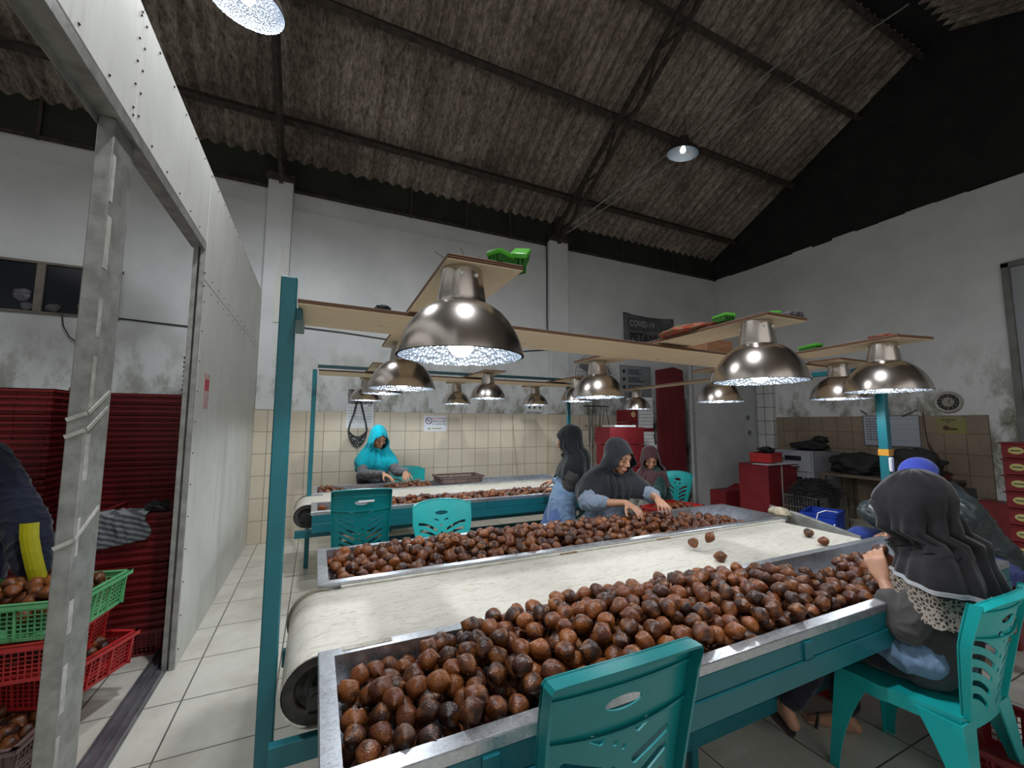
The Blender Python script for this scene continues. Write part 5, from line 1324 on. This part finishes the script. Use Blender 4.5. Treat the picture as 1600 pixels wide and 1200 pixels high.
def face_parts(t, P, R, S=1.0, down=True):
    lip = plain('lip', (.36, .11, .09), .4) if 'lip' not in bpy.data.materials else bpy.data.materials['lip']
    brow = plain('brow', (.020, .014, .012), .8) if 'brow' not in bpy.data.materials else bpy.data.materials['brow']
    for z, h, w in ((-.0610, .0040, .0205), (-.0690, .0046, .0175)):
        bm = B(); bmesh.ops.create_uvsphere(bm, u_segments=14, v_segments=8, radius=1)
        for v in bm.verts: v.co = P(v.co.x*w, .0905-(v.co.x**2)*.008+v.co.y*.0035, z+v.co.z*h)
        o = obj('lip', bm, lip, t, 180, world=True)
    for s in (-1, 1):
        bm = B(); pts = [P(s*(.016+.030*k/6), .0905-.014*(k/6)**2, .0255+.005*math.sin(k/6*2.2)) for k in range(7)]; tube(bm, pts, [.0016+.0012*math.sin(PI*min(1, k/6+.15)) for k in range(7)], 6); obj('eyebrow', bm, brow, t, 180, world=True)
        bm = B(); pts = [P(s*(.017+.027*k/6), .0835-.010*(k/6)**2, -.0015-.0035*math.sin(k/6*PI)) for k in range(7)]; tube(bm, pts, [.0009+.0016*math.sin(PI*k/6) for k in range(7)], 6); obj('eyelash', bm, brow, t, 180, world=True)
        bm = B(); c = P(s*.0305, .0805, -.0015); sphere(bm, c, .0052*S, 10, 8); obj('eye', bm, INK, t, 180, world=True)
def limb(bm, pts, rad):
    for (p, a), (q, b) in zip(zip(pts[:-1], rad[:-1]), zip(pts[1:], rad[1:])): cone(bm, p, a, q, b)
def hijab(t, bvh, hc, fd, axis_pts, zhem, mat, S=1.0, off=.012, open_w=.86, foldn=9, fold=.012, name='hijab', back_z=None, chin=-.098, brow=.050, maxr=.36, seed=0, face_open=True, tight=False, band=None, taut=.6):
    """cloth draped over the head: rays from outside onto the body, then relaxed outward"""
    f, r, u = head_frame(fd); hc = Vector(hc)
    yaw = math.atan2(f.y, f.x)
    P = lambda x, y, z: hc+(r*x+f*y+u*z)*S
    NA = 96
    zb = hc.z - .075*S           # below this, horizontal rings
    rows = []
    nd = 20; nl = max(14, int((zb-zhem)/.014))
    ztop_c = hc + Vector((0, 0, .02*S))
    def axis(z):
        pts = axis_pts
        for (a, b) in zip(pts[:-1], pts[1:]):
            if z >= b.z: k = 0 if abs(a.z-b.z) < 1e-6 else (a.z-z)/(a.z-b.z); return a.lerp(b, max(0, min(1, k)))
        return pts[-1]
    ap = [Vector((hc.x, hc.y, hc.z))] + [Vector(p) for p in axis_pts]
    def axis(z):
        if z >= ap[0].z: return ap[0]
        for a, b in zip(ap[:-1], ap[1:]):
            if z >= b.z: k = (a.z-z)/max(1e-6, a.z-b.z); return a.lerp(b, k)
        return ap[-1]
    RR = np.zeros((nd+nl, NA)); D = []; C = []
    for i in range(nd+nl):
        dr = []
        if i < nd:
            ph = PI/2*(1-i/(nd-.0)); c = Vector((ztop_c.x, ztop_c.y, ztop_c.z))
            c.z = ztop_c.z - (ztop_c.z-zb)*(i/nd)**2
        else:
            ph = 0; z = zb-(zb-zhem)*(i-nd+1)/nl; c = axis(z); c = Vector((c.x, c.y, z))
        for j in range(NA):
            a = yaw + 2*PI*j/NA
            d = Vector((math.cos(a)*math.cos(ph), math.sin(a)*math.cos(ph), math.sin(ph)))
            h = bvh.ray_cast(c+d*.6, -d, .6)
            rad = (h[0]-c).length if h[0] is not None else .03
            RR[i, j] = min(rad, maxr)+off; dr.append(d)
        D.append(dr); C.append(c)
    # drape: cloth hangs outward from what is above it
    for i in range(nd, nd+nl):
        RR[i] = np.maximum(RR[i], RR[i-1]-.010 if not tight else RR[i]*0)
    # taut span between the hood and the shoulders
    i0 = int(nd*.72); RH = RR.copy()
    for j in range(NA):
        col = RR[i0:, j]; n_ = len(col); hullc = [0]
        for q in range(1, n_):
            while len(hullc) >= 2 and (col[hullc[-1]]-col[hullc[-2]])*(q-hullc[-2]) <= (col[q]-col[hullc[-2]])*(hullc[-1]-hullc[-2]): hullc.pop()
            hullc.append(q)
        RH[i0:, j] = np.interp(np.arange(n_), hullc, col[hullc])
        fa = abs(((j/NA)+.5) % 1-.5)*2     # 0 at the face, 1 at the back
        w_ = taut*min(1, max(0, (fa-.10)/.18)); RR[i0:, j] = RR[i0:, j]*(1-w_)+RH[i0:, j]*w_
    for _ in range(3):
        RR[:, :] = .5*RR+.25*np.roll(RR, 1, 1)+.25*np.roll(RR, -1, 1)
        RR[1:-1] = .5*RR[1:-1]+.25*RR[:-2]+.25*RR[2:]
    RR[0, :] = RR[0].mean()
    rs = random.Random(seed)
    ph1 = rs.uniform(0, 6); ph2 = rs.uniform(0, 6)
    G = []
    zc = P(0, .06, chin).z; zbr = P(0, .085, brow).z
    for i in range(nd+nl):
        row = []
        # half opening angle at this height
        zi = (C[i]+D[i][0]*RR[i, 0]).z
        m = (zc+zbr)/2; hh = (zbr-zc)/2
        k = (zi-m)/hh if face_open else 2
        om = open_w*math.sqrt(max(0, 1-k*k))**.8 if abs(k) < 1 else 0
        if i < 4: om = 0
        amp = fold*min(1, max(0, (i-nd*.55)/(nl*.5)))
        for j in range(NA+1):
            uu = j/NA; ang = om + (2*PI-2*om)*uu
            fj = ang/(2*PI)*NA; j0 = int(fj) % NA; j1 = (j0+1) % NA; w = fj-int(fj)
            rad = RR[i, j0]*(1-w)+RR[i, j1]*w; d = (D[i][j0]*(1-w)+D[i][j1]*w).normalized()
            fo = amp*(.9+math.sin(foldn*ang+ph1+1.2*math.sin(ang*2+i*.05)+i*.03)+.5*math.sin(foldn*2.3*ang+ph2-i*.04))
            if om > 0:   # hood edge stands a little off the face
                e = min(ang-om, 2*PI-om-ang); fo += .006*math.exp(-(e/.15)**2)
            nse = .004*noise.noise(Vector((ang*3, i*.2, seed)))
            p = C[i]+d*(rad+fo+nse)
            if back_z is not None and i >= nd:     # longer at the back
                kk = (1-math.cos(ang-0))/2; p.z = p.z-(zhem-back_z)*kk*((i-nd)/nl)
            else:
                if i >= nd: p.z += .02*math.sin(foldn*ang*.5+ph2)*((i-nd)/nl)
            row.append(p)
        G.append(row)
    bm = B(); V = [[bm.verts.new(p) for p in row] for row in G]
    for i in range(len(G)-1):
        for j in range(NA): bm.faces.new((V[i][j], V[i+1][j], V[i+1][j+1], V[i][j+1]))
    top = bm.verts.new(C[0]+D[0][0]*RR[0, 0]+Vector((0, 0, .0)))
    for j in range(NA): bm.faces.new((top, V[0][j], V[0][j+1]))
    bmesh.ops.remove_doubles(bm, verts=bm.verts, dist=1e-4)
    me = finish(bm, mat, 180, name); o = bpy.data.objects.new('tmp', me); COL.objects.link(o)
    m = o.modifiers.new('s', 'SOLIDIFY'); m.thickness = .004; m.offset = 1
    out = eval_mesh(o); bpy.data.objects.remove(o); out.materials.clear(); out.materials.append(mat)
    for p in out.polygons: p.use_smooth = True
    ob = new_obj(name, out, t); ob.matrix_parent_inverse = Matrix.Translation(-t.location)
    return ob, G
def person(label, J, top_mat, leg_mat, S=1.12, HS=1.27, voxel=.0055, skin=SKIN, hij=None, sleeve=1.0, face=True, curl=.5, top_inf=.016, shoes=None, hem_z=None, wrist_dir=None, hand_sizes=1.0, barefoot=True):
    """J: joints in world coordinates"""
    V3 = {k: (Vector(v) if not isinstance(v, dict) else v) for k, v in J.items() if k not in ('face', 'hd', 'pn', 'th', 'curl')}
    base = Vector((V3['hip'].x, V3['hip'].y, 0)); t = thing('person', label, 'person', base)
    bm = B(); P, R = head(bm, V3['head'], J['face'], HS)
    nk = V3['neck']; shL, shR = V3['shL'], V3['shR']; hip = V3['hip']; ax = (shR-shL).normalized()
    def torso(b, inf=0):
        ch = (shL+shR)/2
        hull(b, [(shL, .055*S+inf), (shR, .055*S+inf), (nk, .050*S+inf), (ch+Vector((0, 0, -.05)), .09*S+inf)])
        mid = ch.lerp(hip, .45); 
        hull(b, [(ch-ax*.10*S, .085*S+inf), (ch+ax*.10*S, .085*S+inf), (mid-ax*.075*S, .088*S+inf), (mid+ax*.075*S, .088*S+inf)])
        hull(b, [(mid-ax*.07*S, .088*S+inf), (mid+ax*.07*S, .088*S+inf), (hip-ax*.085*S, .098*S+inf), (hip+ax*.085*S, .098*S+inf)])
    torso(bm)
    cone(bm, nk, .050*HS, P(0, -.015, -.06), .050*HS)
    pal = J.get('pn', {}); hd = J.get('hd', {}); th = J.get('th', {}); cu = J.get('curl', {})
    for s in 'LR':
        sh, el, wr = V3['sh'+s], V3['el'+s], V3['wr'+s]
        limb(bm, [sh, sh.lerp(el, .5), el, el.lerp(wr, .35), wr], [.048*S, .044*S, .036*S, .036*S, .024*S])
        d = Vector(hd.get(s, (wr-el).normalized())); hand(bm, wr, d, pal.get(s, (0, 0, -1)), S*hand_sizes, cu.get(s, curl), thumb=th.get(s, 1 if s == 'L' else -1))
        if 'kn'+s in V3:
            hp = hip+ax*(.09 if s == 'R' else -.09)*S; kn, an = V3['kn'+s], V3['an'+s]
            limb(bm, [hp, kn, kn.lerp(an, .35), an], [.085*S, .056*S, .052*S, .034*S])
            fd_ = Vector(J['ft'+s]) if 'ft'+s in J else None
            if fd_ is not None:
                fd_ = Vector(fd_); hull(bm, [(an+Vector((0, 0, -.02)), .032*S), (an-fd_.normalized()*.03+Vector((0, 0, -.05)), .030*S)])
                hull(bm, [(an-fd_.normalized()*.03+Vector((0, 0, -.05)), .028*S), (an+fd_*.75+Vector((0, 0, -.06)), .024*S), (an+Vector((0, 0, -.015)), .030*S)])
                sd = fd_.normalized().cross(Vector((0, 0, 1)))
                for q in range(5):
                    a_ = an+fd_*.75+sd*(.028-.014*q)*S+Vector((0, 0, -.065)); hull(bm, [(a_, .012), (a_+fd_.normalized()*(.045-.005*q), .009)])
    body = remeshed(bm, voxel, 3, [skin], 'body'); bo = new_obj('body', body, t); bo.matrix_parent_inverse = Matrix.Translation(-base)
    if face: face_parts(t, P, R, HS)
    # top garment
    bm = B(); inf = top_inf; torso(bm, inf)
    for s in 'LR':
        sh, el, wr = V3['sh'+s], V3['el'+s], V3['wr'+s]; sl = sleeve.get(s, 1.0) if isinstance(sleeve, dict) else sleeve
        end = el.lerp(wr, .93*sl)
        limb(bm, [sh, sh.lerp(el, .5), el, el.lerp(end, .55), end], [.052*S+inf, .050*S+inf, .045*S+inf, .043*S+inf*.9, (.030 if sl > .8 else .040)*S+inf*.7])
    if hem_z is not None:
        hh = Vector((hip.x, hip.y, hem_z)); hull(bm, [(hip-ax*.09*S, .10*S+inf), (hip+ax*.09*S, .10*S+inf), (hh-ax*.10*S, .11*S+inf), (hh+ax*.10*S, .11*S+inf)])
    sm = remeshed(bm, .009, 3, [top_mat], 'jacket', (.010, 10, (1, 1, 1.8))); so = new_obj('shirt', sm, t); so.matrix_parent_inverse = Matrix.Translation(-base)
    if 'knL' in V3:
        bm = B(); inf = .012
        for s in 'LR':
            hp = hip+ax*(.09 if s == 'R' else -.09)*S; kn, an = V3['kn'+s], V3['an'+s]
            e = kn.lerp(an, .88); limb(bm, [hp, kn, kn.lerp(e, .4), e], [.090*S+inf, .062*S+inf, .060*S+inf, .048*S+inf])
        hull(bm, [(hip-ax*.09*S, .10*S+inf*.6), (hip+ax*.09*S, .10*S+inf*.6)])
        sm = remeshed(bm, .010, 3, [leg_mat], 'trousers', (.010, 9, (1, 1, 1.5))); so = new_obj('trousers', sm, t); so.matrix_parent_inverse = Matrix.Translation(-base)
    if hij:
        b = B(); head(b, V3['head'], J['face'], HS*1.04)
        torso(b, top_inf+.014); cone(b, nk, .062*HS, V3['head'], .062*HS)
        for s in 'LR':
            sh, el = V3['sh'+s], V3['el'+s]; f_ = hij.get('arm', .45)
            limb(b, [sh, sh.lerp(el, .5*f_), sh.lerp(el, f_)], [.052*S+top_inf+.014, .051*S+top_inf+.013, .049*S+top_inf+.012])
        bv = BVHTree.FromBMesh(b); b.free()
        kw = {k: v for k, v in hij.items() if k not in ('arm', 'mat', 'zhem')}
        ob, G = hijab(t, bv, V3['head'], J['face'], [nk, (shL+shR)/2+Vector((0, 0, -.05)), (shL+shR)/2*.5+hip*.5], hij['zhem'], hij['mat'], HS, **kw)
        return t, G
    return t, None
H_GREY = m_cloth('dark_grey_jersey', (.014, .015, .019), (.021, .023, .028))
H_BLACK = m_cloth('black_jersey', (.006, .008, .010), (.010, .013, .015))
H_BLK5 = m_cloth('washed_black_jersey', (.012, .011, .013), (.022, .020, .024), ns=12)
H_TURQ = m_cloth('turquoise_jersey', (.0, .33, .42), (.0, .40, .50))
H_MAR = m_cloth('maroon_jersey', (.055, .022, .026), (.075, .032, .036))
C_GREYB = m_cloth('grey_blue_shirt', (.17, .21, .28), (.22, .27, .35), ns=8)
C_LBLUE = m_cloth('light_blue_shirt', (.13, .21, .33), (.18, .27, .41), ns=6)
C_DGREY = m_cloth('dark_grey_shirt', (.050, .046, .046), (.070, .065, .064), ns=8)
C_DENIM = m_cloth('blue_denim', (.05, .10, .24), (.09, .15, .32), ns=6)
C_DARK = m_cloth('dark_trousers', (.010, .011, .016), (.018, .018, .026), ns=10)
C_GREEN = m_cloth('dark_green_jacket', (.006, .030, .028), (.012, .05, .045), rough=.5, ns=6)
C_NAVY = m_cloth('navy_jacket', (.006, .009, .022), (.010, .014, .032), ns=6)
C_LEATH = plain('glossy_dark_jacket', (.018, .026, .030), .32, c2=(.045, .058, .062), ns=7, bump=.3, bs=30)
C_OLIVE = m_cloth('olive_trousers', (.14, .14, .12), (.19, .19, .16), ns=6)
C_BLUE = m_cloth('royal_blue_trousers', (.02, .04, .20), (.03, .06, .28), ns=6)
C_GRSL = m_cloth('grey_sleeve_cloth', (.10, .10, .11), (.14, .14, .15), ns=6)

# woman in the dark grey hijab behind the middle tray
person('woman in a dark grey hijab sorting fruit with both hands at the middle tray',
       dict(head=(2.485, 3.04, 1.205), face=(.16, -.93, -.34), neck=(2.44, 3.13, 1.05), shL=(2.20, 3.12, .935), shR=(2.69, 3.10, .93),
            elL=(2.10, 2.98, .83), wrL=(2.245, 2.66, .875), elR=(2.74, 2.90, .86), wrR=(2.57, 2.66, .885), hip=(2.44, 3.22, .52),
            hd=dict(L=(.10, -.80, -.26), R=(-.42, -.86, -.26)), pn=dict(L=(0, -.2, -1), R=(-.1, -.2, -1)), th=dict(L=-1, R=1), curl=dict(L=.55, R=.5),
            knL=(2.30, 2.93, .47), anL=(2.28, 2.97, .09), ftL=(0, -.2, 0), knR=(2.58, 2.93, .47), anR=(2.60, 2.97, .09), ftR=(0, -.2, 0)),
       C_GREYB, C_DARK, S=1.08, HS=1.30, sleeve=dict(L=.48, R=.22), top_inf=.020, hand_sizes=1.02,
       hij=dict(mat=H_GREY, zhem=.84, arm=.62, foldn=12, fold=.009, seed=1, maxr=.36, back_z=.78))
# woman in turquoise behind the far conveyor
person('woman in a turquoise hijab picking fruit on the far tray',
       dict(head=(.745, 5.70, 1.305), face=(.24, -.86, -.40), neck=(.73, 5.77, 1.14), shL=(.575, 5.77, 1.00), shR=(.895, 5.77, .99),
            elL=(.54, 5.58, .85), wrL=(.755, 5.27, .885), elR=(.98, 5.60, .86), wrR=(1.045, 5.39, .885), hip=(.70, 5.88, .78),
            hd=dict(L=(.55, -.55, -.28), R=(-.1, -.6, -.33)), pn=dict(L=(0, -.2, -1), R=(0, -.2, -1)), th=dict(L=-1, R=1),
            knL=(.62, 5.82, .46), anL=(.62, 5.86, .09), ftL=(0, -.2, 0), knR=(.80, 5.82, .46), anR=(.80, 5.86, .09), ftR=(0, -.2, 0)),
       C_GRSL, C_DARK, S=1.0, HS=1.25, top_inf=.012, voxel=.006, hand_sizes=1.12,
       hij=dict(mat=H_TURQ, zhem=.87, arm=.25, foldn=10, fold=.012, seed=3, maxr=.30))
# person in black seen from behind
person('person in a black hijab and blue shirt leaning at the far conveyor, back turned',
       dict(head=(2.30, 3.56, 1.33), face=(-.78, .58, -.22), neck=(2.35, 3.52, 1.17), shL=(2.22, 3.38, 1.05), shR=(2.46, 3.72, 1.05),
            elL=(2.22, 3.48, .84), wrL=(2.24, 3.74, .83), elR=(2.46, 3.84, .88), wrR=(2.42, 4.04, .87), hip=(2.20, 3.55, .74),
            hd=dict(L=(-.1, .5, -.1), R=(-.2, .3, -.1)), pn=dict(L=(0, 0, -1), R=(0, 0, -1)), th=dict(L=-1, R=1),
            knL=(2.00, 3.40, .44), anL=(2.02, 3.32, .09), ftL=(-.1, .17, 0), knR=(2.08, 3.66, .44), anR=(2.12, 3.56, .09), ftR=(-.1, .17, 0)),
       C_LBLUE, C_DENIM, S=1.08, HS=1.22, face=False, top_inf=.016, voxel=.007, hem_z=.60,
       hij=dict(mat=H_BLACK, zhem=.98, arm=.15, foldn=8, fold=.009, seed=5, maxr=.28))
bm = B(); limb(bm, [(2.20, 3.37, 1.02), (2.205, 3.42, .93), (2.21, 3.47, .84)], [.084, .082, .078]); limb(bm, [(2.21, 3.47, .84), (2.225, 3.66, .83)], [.078, .060])
sm = remeshed(bm, .009, 3, [C_DGREY], 'sleeve', (.010, 10, (1, 1, 1.8)))
pb = [o for o in bpy.data.objects if o.get('label', '').startswith('person in a black hijab')][0]
so = new_obj('sleeve', sm, pb); so.matrix_parent_inverse = Matrix.Translation(-pb.location); so['label'] = 'dark grey sleeve'
# woman in maroon on a chair
person('woman in a maroon hijab and dark green jacket sitting on a teal chair',
       dict(head=(3.82, 4.06, 1.065), face=(-.50, -.80, -.42), neck=(3.90, 4.09, .93), shL=(3.80, 3.90, .82), shR=(3.94, 4.29, .82),
            elL=(3.70, 3.78, .68), wrL=(3.63, 3.92, .70), elR=(3.76, 4.22, .66), wrR=(3.68, 4.02, .69), hip=(4.02, 4.10, .53),
            hd=dict(L=(-.4, .5, .0), R=(-.6, -.3, .0)), pn=dict(L=(.2, .5, .3), R=(.2, -.5, .3)), th=dict(L=1, R=-1),
            knL=(3.62, 3.98, .50), anL=(3.60, 3.98, .09), ftL=(-.2, 0, 0), knR=(3.64, 4.2, .50), anR=(3.62, 4.2, .09), ftR=(-.2, 0, 0)),
       C_GREEN, C_OLIVE, S=1.06, HS=1.24, top_inf=.020, voxel=.006, sleeve=.9, curl=.8,
       hij=dict(mat=H_MAR, zhem=.72, arm=.20, foldn=9, fold=.009, seed=7, maxr=.26))
# woman with the lace collar at the right front
W5, G5 = person('woman in a long black hijab with a lace trim seated at the right front',
       dict(head=(2.375, .935, 1.130), face=(-.30, .86, -.36), neck=(2.43, .88, .99), shL=(2.315, .87, .87), shR=(2.60, .87, .87),
            elL=(2.235, .94, .665), wrL=(2.305, 1.035, .805), elR=(2.68, .96, .70), wrR=(2.52, 1.075, .83), hip=(2.43, .93, .525),
            hd=dict(L=(.22, .38, .80), R=(-.55, .25, .45)), pn=dict(L=(.75, .25, -.2), R=(-.6, .1, -.5)), th=dict(L=-1, R=1), curl=dict(L=1.25, R=1.1),
            knL=(2.27, 1.27, .50), anL=(2.09, 1.36, .165), ftL=(.03, .24, .15), knR=(2.50, 1.30, .48), anR=(2.42, 1.28, .085), ftR=(-.12, .14, 0)),
       C_DGREY, C_DARK, S=.96, HS=1.34, top_inf=.018, sleeve=dict(L=.62, R=.8), voxel=.005, hand_sizes=1.1, face=True,
       hij=dict(mat=H_BLK5, zhem=.84, arm=.12, foldn=8, fold=.013, seed=9, maxr=.30, back_z=.76, open_w=.62, taut=.35))
ORG5 = Matrix.Translation(-W5.location)
# lace band round the hem with a white piping above it
def hem_band(G, i0, i1, mat, name, out=.008, jr=(0, 97), jag=0.0, drop=0.0):
    bm = B(); n = len(G); ks = np.linspace(i0, i1, 7); g = []
    for j in range(jr[0], jr[1]):
        col = []
        for q, k in enumerate(ks):
            a = min(n-1, int(k)); b = min(n-1, a+1); p = G[a][j].lerp(G[b][j], k-int(k)); c = (G[a][0]+G[a][48])/2
            d = (p-c); d.z = 0; d.normalize(); p = p+d*(out+.004*q/6)
            if q == 6: p.z -= drop+jag*abs(math.sin(j*1.9))
            col.append(bm.verts.new(p))
        g.append(col)
    for a, b in zip(g[:-1], g[1:]):
        for q in range(6): bm.faces.new((a[q], b[q], b[q+1], a[q+1]))
    bmesh.ops.solidify(bm, geom=bm.faces[:], thickness=.002)
    o = obj(name, bm, mat, W5, 180); o.matrix_parent_inverse = ORG5; return o
def m_lace():
    t = NT('cream_lace'); t.set(.8)
    vo = t.node('ShaderNodeTexVoronoi', feature='DISTANCE_TO_EDGE'); vo.inputs['Scale'].default_value = 70; t.link(t.tc.outputs['Object'], vo.inputs['Vector'])
    a = t.ramp(vo.outputs['Distance'], [(.10, (.52, .44, .37)), (.22, (.05, .045, .045))]); t.base(a); t.bump(t.math('MULTIPLY', vo.outputs['Distance'], -1), .5, .004); return t.m
nG = len(G5)
hem_band(G5, nG-3, nG-1, m_lace(), 'lace_trim', .004, (6, 92), .012, .085)['label'] = 'cream lace trim'
hem_band(G5, nG-4.2, nG-3.2, plain('white_piping', (.60, .61, .64), .7), 'piping', .008, (6, 92))['label'] = 'white piping'
# light blue shirt tail below the jacket
bm = B(); hull(bm, [((2.36, .95, .57), (.14, .13, .07)), ((2.42, .94, .52), (.17, .13, .06))]); hull(bm, [((2.29, 1.03, .55), (.08, .10, .06)), ((2.34, .94, .55), (.14, .12, .09))])
sm = remeshed(bm, .010, 3, [C_LBLUE], 'shirt_tail', (.014, 11, (1.6, 1, 1))); so = new_obj('shirt_tail', sm, W5); so.matrix_parent_inverse = ORG5; so['label'] = 'light blue shirt tail'
# sandal
for an, d in (((2.09, 1.36, .165), (.03, .21, .13)), ((2.42, 1.28, .085), (-.12, .14, 0))):
    an = Vector(an); d = Vector(d); n = d.normalized(); s = n.cross(Vector((0, 0, 1))).normalized(); u = s.cross(n)
    bm = B(); pts = []
    for k in range(20):
        a = 2*PI*k/20; L = .150; w = .050+.008*math.cos(a)
        pts.append(an+d*.42+n*L*math.cos(a)+s*w*math.sin(a)+Vector((0, 0, -.083))-u*.006)
    poly(bm, pts, -u*.016)
    tube(bm, [an+d*.75+s*.05-Vector((0, 0, .075)), an+d*.62+u*.0-Vector((0, 0, .028)), an+d*.75-s*.05-Vector((0, 0, .075))], .008, 6)
    o = obj('sandal', bm, RUBBER, W5); o.matrix_parent_inverse = ORG5
# person with the blue cap past the belt end
t6, _ = person('person in a blue cap and glossy dark jacket bent down beyond the belt end',
       dict(head=(4.06, 1.54, 1.085), face=(-.75, .30, -.75), neck=(4.16, 1.44, 1.00), shL=(4.08, 1.34, .90), shR=(4.10, 1.62, .90),
            elL=(3.86, 1.42, .72), wrL=(3.74, 1.56, .74), elR=(3.76, 1.73, .86), wrR=(3.70, 1.60, .79), hip=(4.42, 1.36, .50),
            hd=dict(L=(-.5, .5, -.2), R=(-.30, -.55, -.35)), pn=dict(L=(0, .4, -1), R=(-.2, -.1, -1)), th=dict(L=1, R=-1),
            knL=(4.02, 1.28, .55), anL=(3.95, 1.30, .09), ftL=(-.2, 0, 0), knR=(3.72, 1.80, .66), anR=(3.80, 1.72, .09), ftR=(-.2, .05, 0)),
       C_LEATH, C_BLUE, S=1.12, HS=1.2, top_inf=.034, voxel=.006, face=False, sleeve=.85)
bm = B(); f6, r6, u6 = head_frame((-.75, .30, -.75)); h6 = Vector((4.06, 1.54, 1.085)); bmesh.ops.create_uvsphere(bm, u_segments=28, v_segments=16, radius=1)
for v in bm.verts:
    k = v.co.copy(); v.co = h6+(r6*k.x*.094+f6*(k.y*.110-.014)+u6*(max(k.z, -.15)*.108+.045))*1.16
cp = obj('cap', bm, m_cloth('blue_cap', (.035, .055, .34), (.05, .08, .42), ns=8), t6, 180); cp.matrix_parent_inverse = Matrix.Translation(-t6.location)
# small kneading tool in the hand
bm = B(); beam(bm, (3.66, 1.56, .765), (3.70, 1.40, .80), .012, .03); tag(obj('scraper', bm, plain('tool_steel', (.12, .2, .22), .3, .8)), 'small metal scraper in the hand of the person in the blue cap', 'tool')
bm = B(); box(bm, (4.30, 1.20, 0), (4.62, 1.52, .40), .01); tag(obj('stool', bm, REDD), 'low red seat under the person in the blue cap', 'stool')
bm = B(); box(bm, (2.28, 3.08, 0), (2.60, 3.40, .41), .01); tag(obj('stool', bm, TEALC), 'low teal seat under the woman in the dark grey hijab', 'stool')
# person at the left edge
t7, _ = person('person in a navy jacket with a yellow stripe at the left edge behind the crates',
       dict(head=(-1.83, 3.20, 1.50), face=(.30, -.55, -.60), neck=(-1.84, 3.32, 1.40), shL=(-1.98, 3.42, 1.27), shR=(-1.62, 3.30, 1.27),
            elL=(-1.90, 3.20, .98), wrL=(-1.60, 3.02, .80), elR=(-1.36, 3.13, .95), wrR=(-1.27, 3.03, .74), hip=(-1.80, 3.62, .86),
            hd=dict(L=(.4, -.5, -.3), R=(.1, -.5, -.4)), pn=dict(L=(0, -.2, -1), R=(0, -.2, -1)), th=dict(L=-1, R=1),
            knL=(-1.86, 3.48, .47), anL=(-1.88, 3.56, .09), ftL=(0, -.2, 0), knR=(-1.68, 3.48, .47), anR=(-1.68, 3.56, .09), ftR=(0, -.2, 0)),
       C_NAVY, C_NAVY, S=1.08, HS=1.2, top_inf=.045, voxel=.008, hij=dict(mat=H_BLACK, zhem=1.2, arm=.2, foldn=8, fold=.008, seed=13, maxr=.24))
bm = B(); sp = [(-1.300, 3.01, .985), (-1.285, 2.985, .92), (-1.262, 2.965, .85), (-1.235, 2.95, .77), (-1.215, 2.945, .71)]
g = [[bm.verts.new((x+k*.034, y-.010*(1-k*k)+.006*k, z)) for k in (-1, -.5, 0, .5, 1)] for x, y, z in sp]
for a, b in zip(g[:-1], g[1:]):
    for k in range(4): bm.faces.new((a[k], b[k], b[k+1], a[k+1]))
bmesh.ops.solidify(bm, geom=bm.faces[:], thickness=.003)
st = obj('stripe', bm, plain('yellow_tape_stripe', (.62, .58, .01), .5), t7, None); st.matrix_parent_inverse = Matrix.Translation(-t7.location); st['label'] = 'yellow sleeve stripe'
# low red basket in front of the seated woman's knees
crate('c', REDC, (2.80, 1.62, .0), .1, 'red crate on the floor under the right end of the near tray', False, None, L=.44, Wd=.32, H=.30)
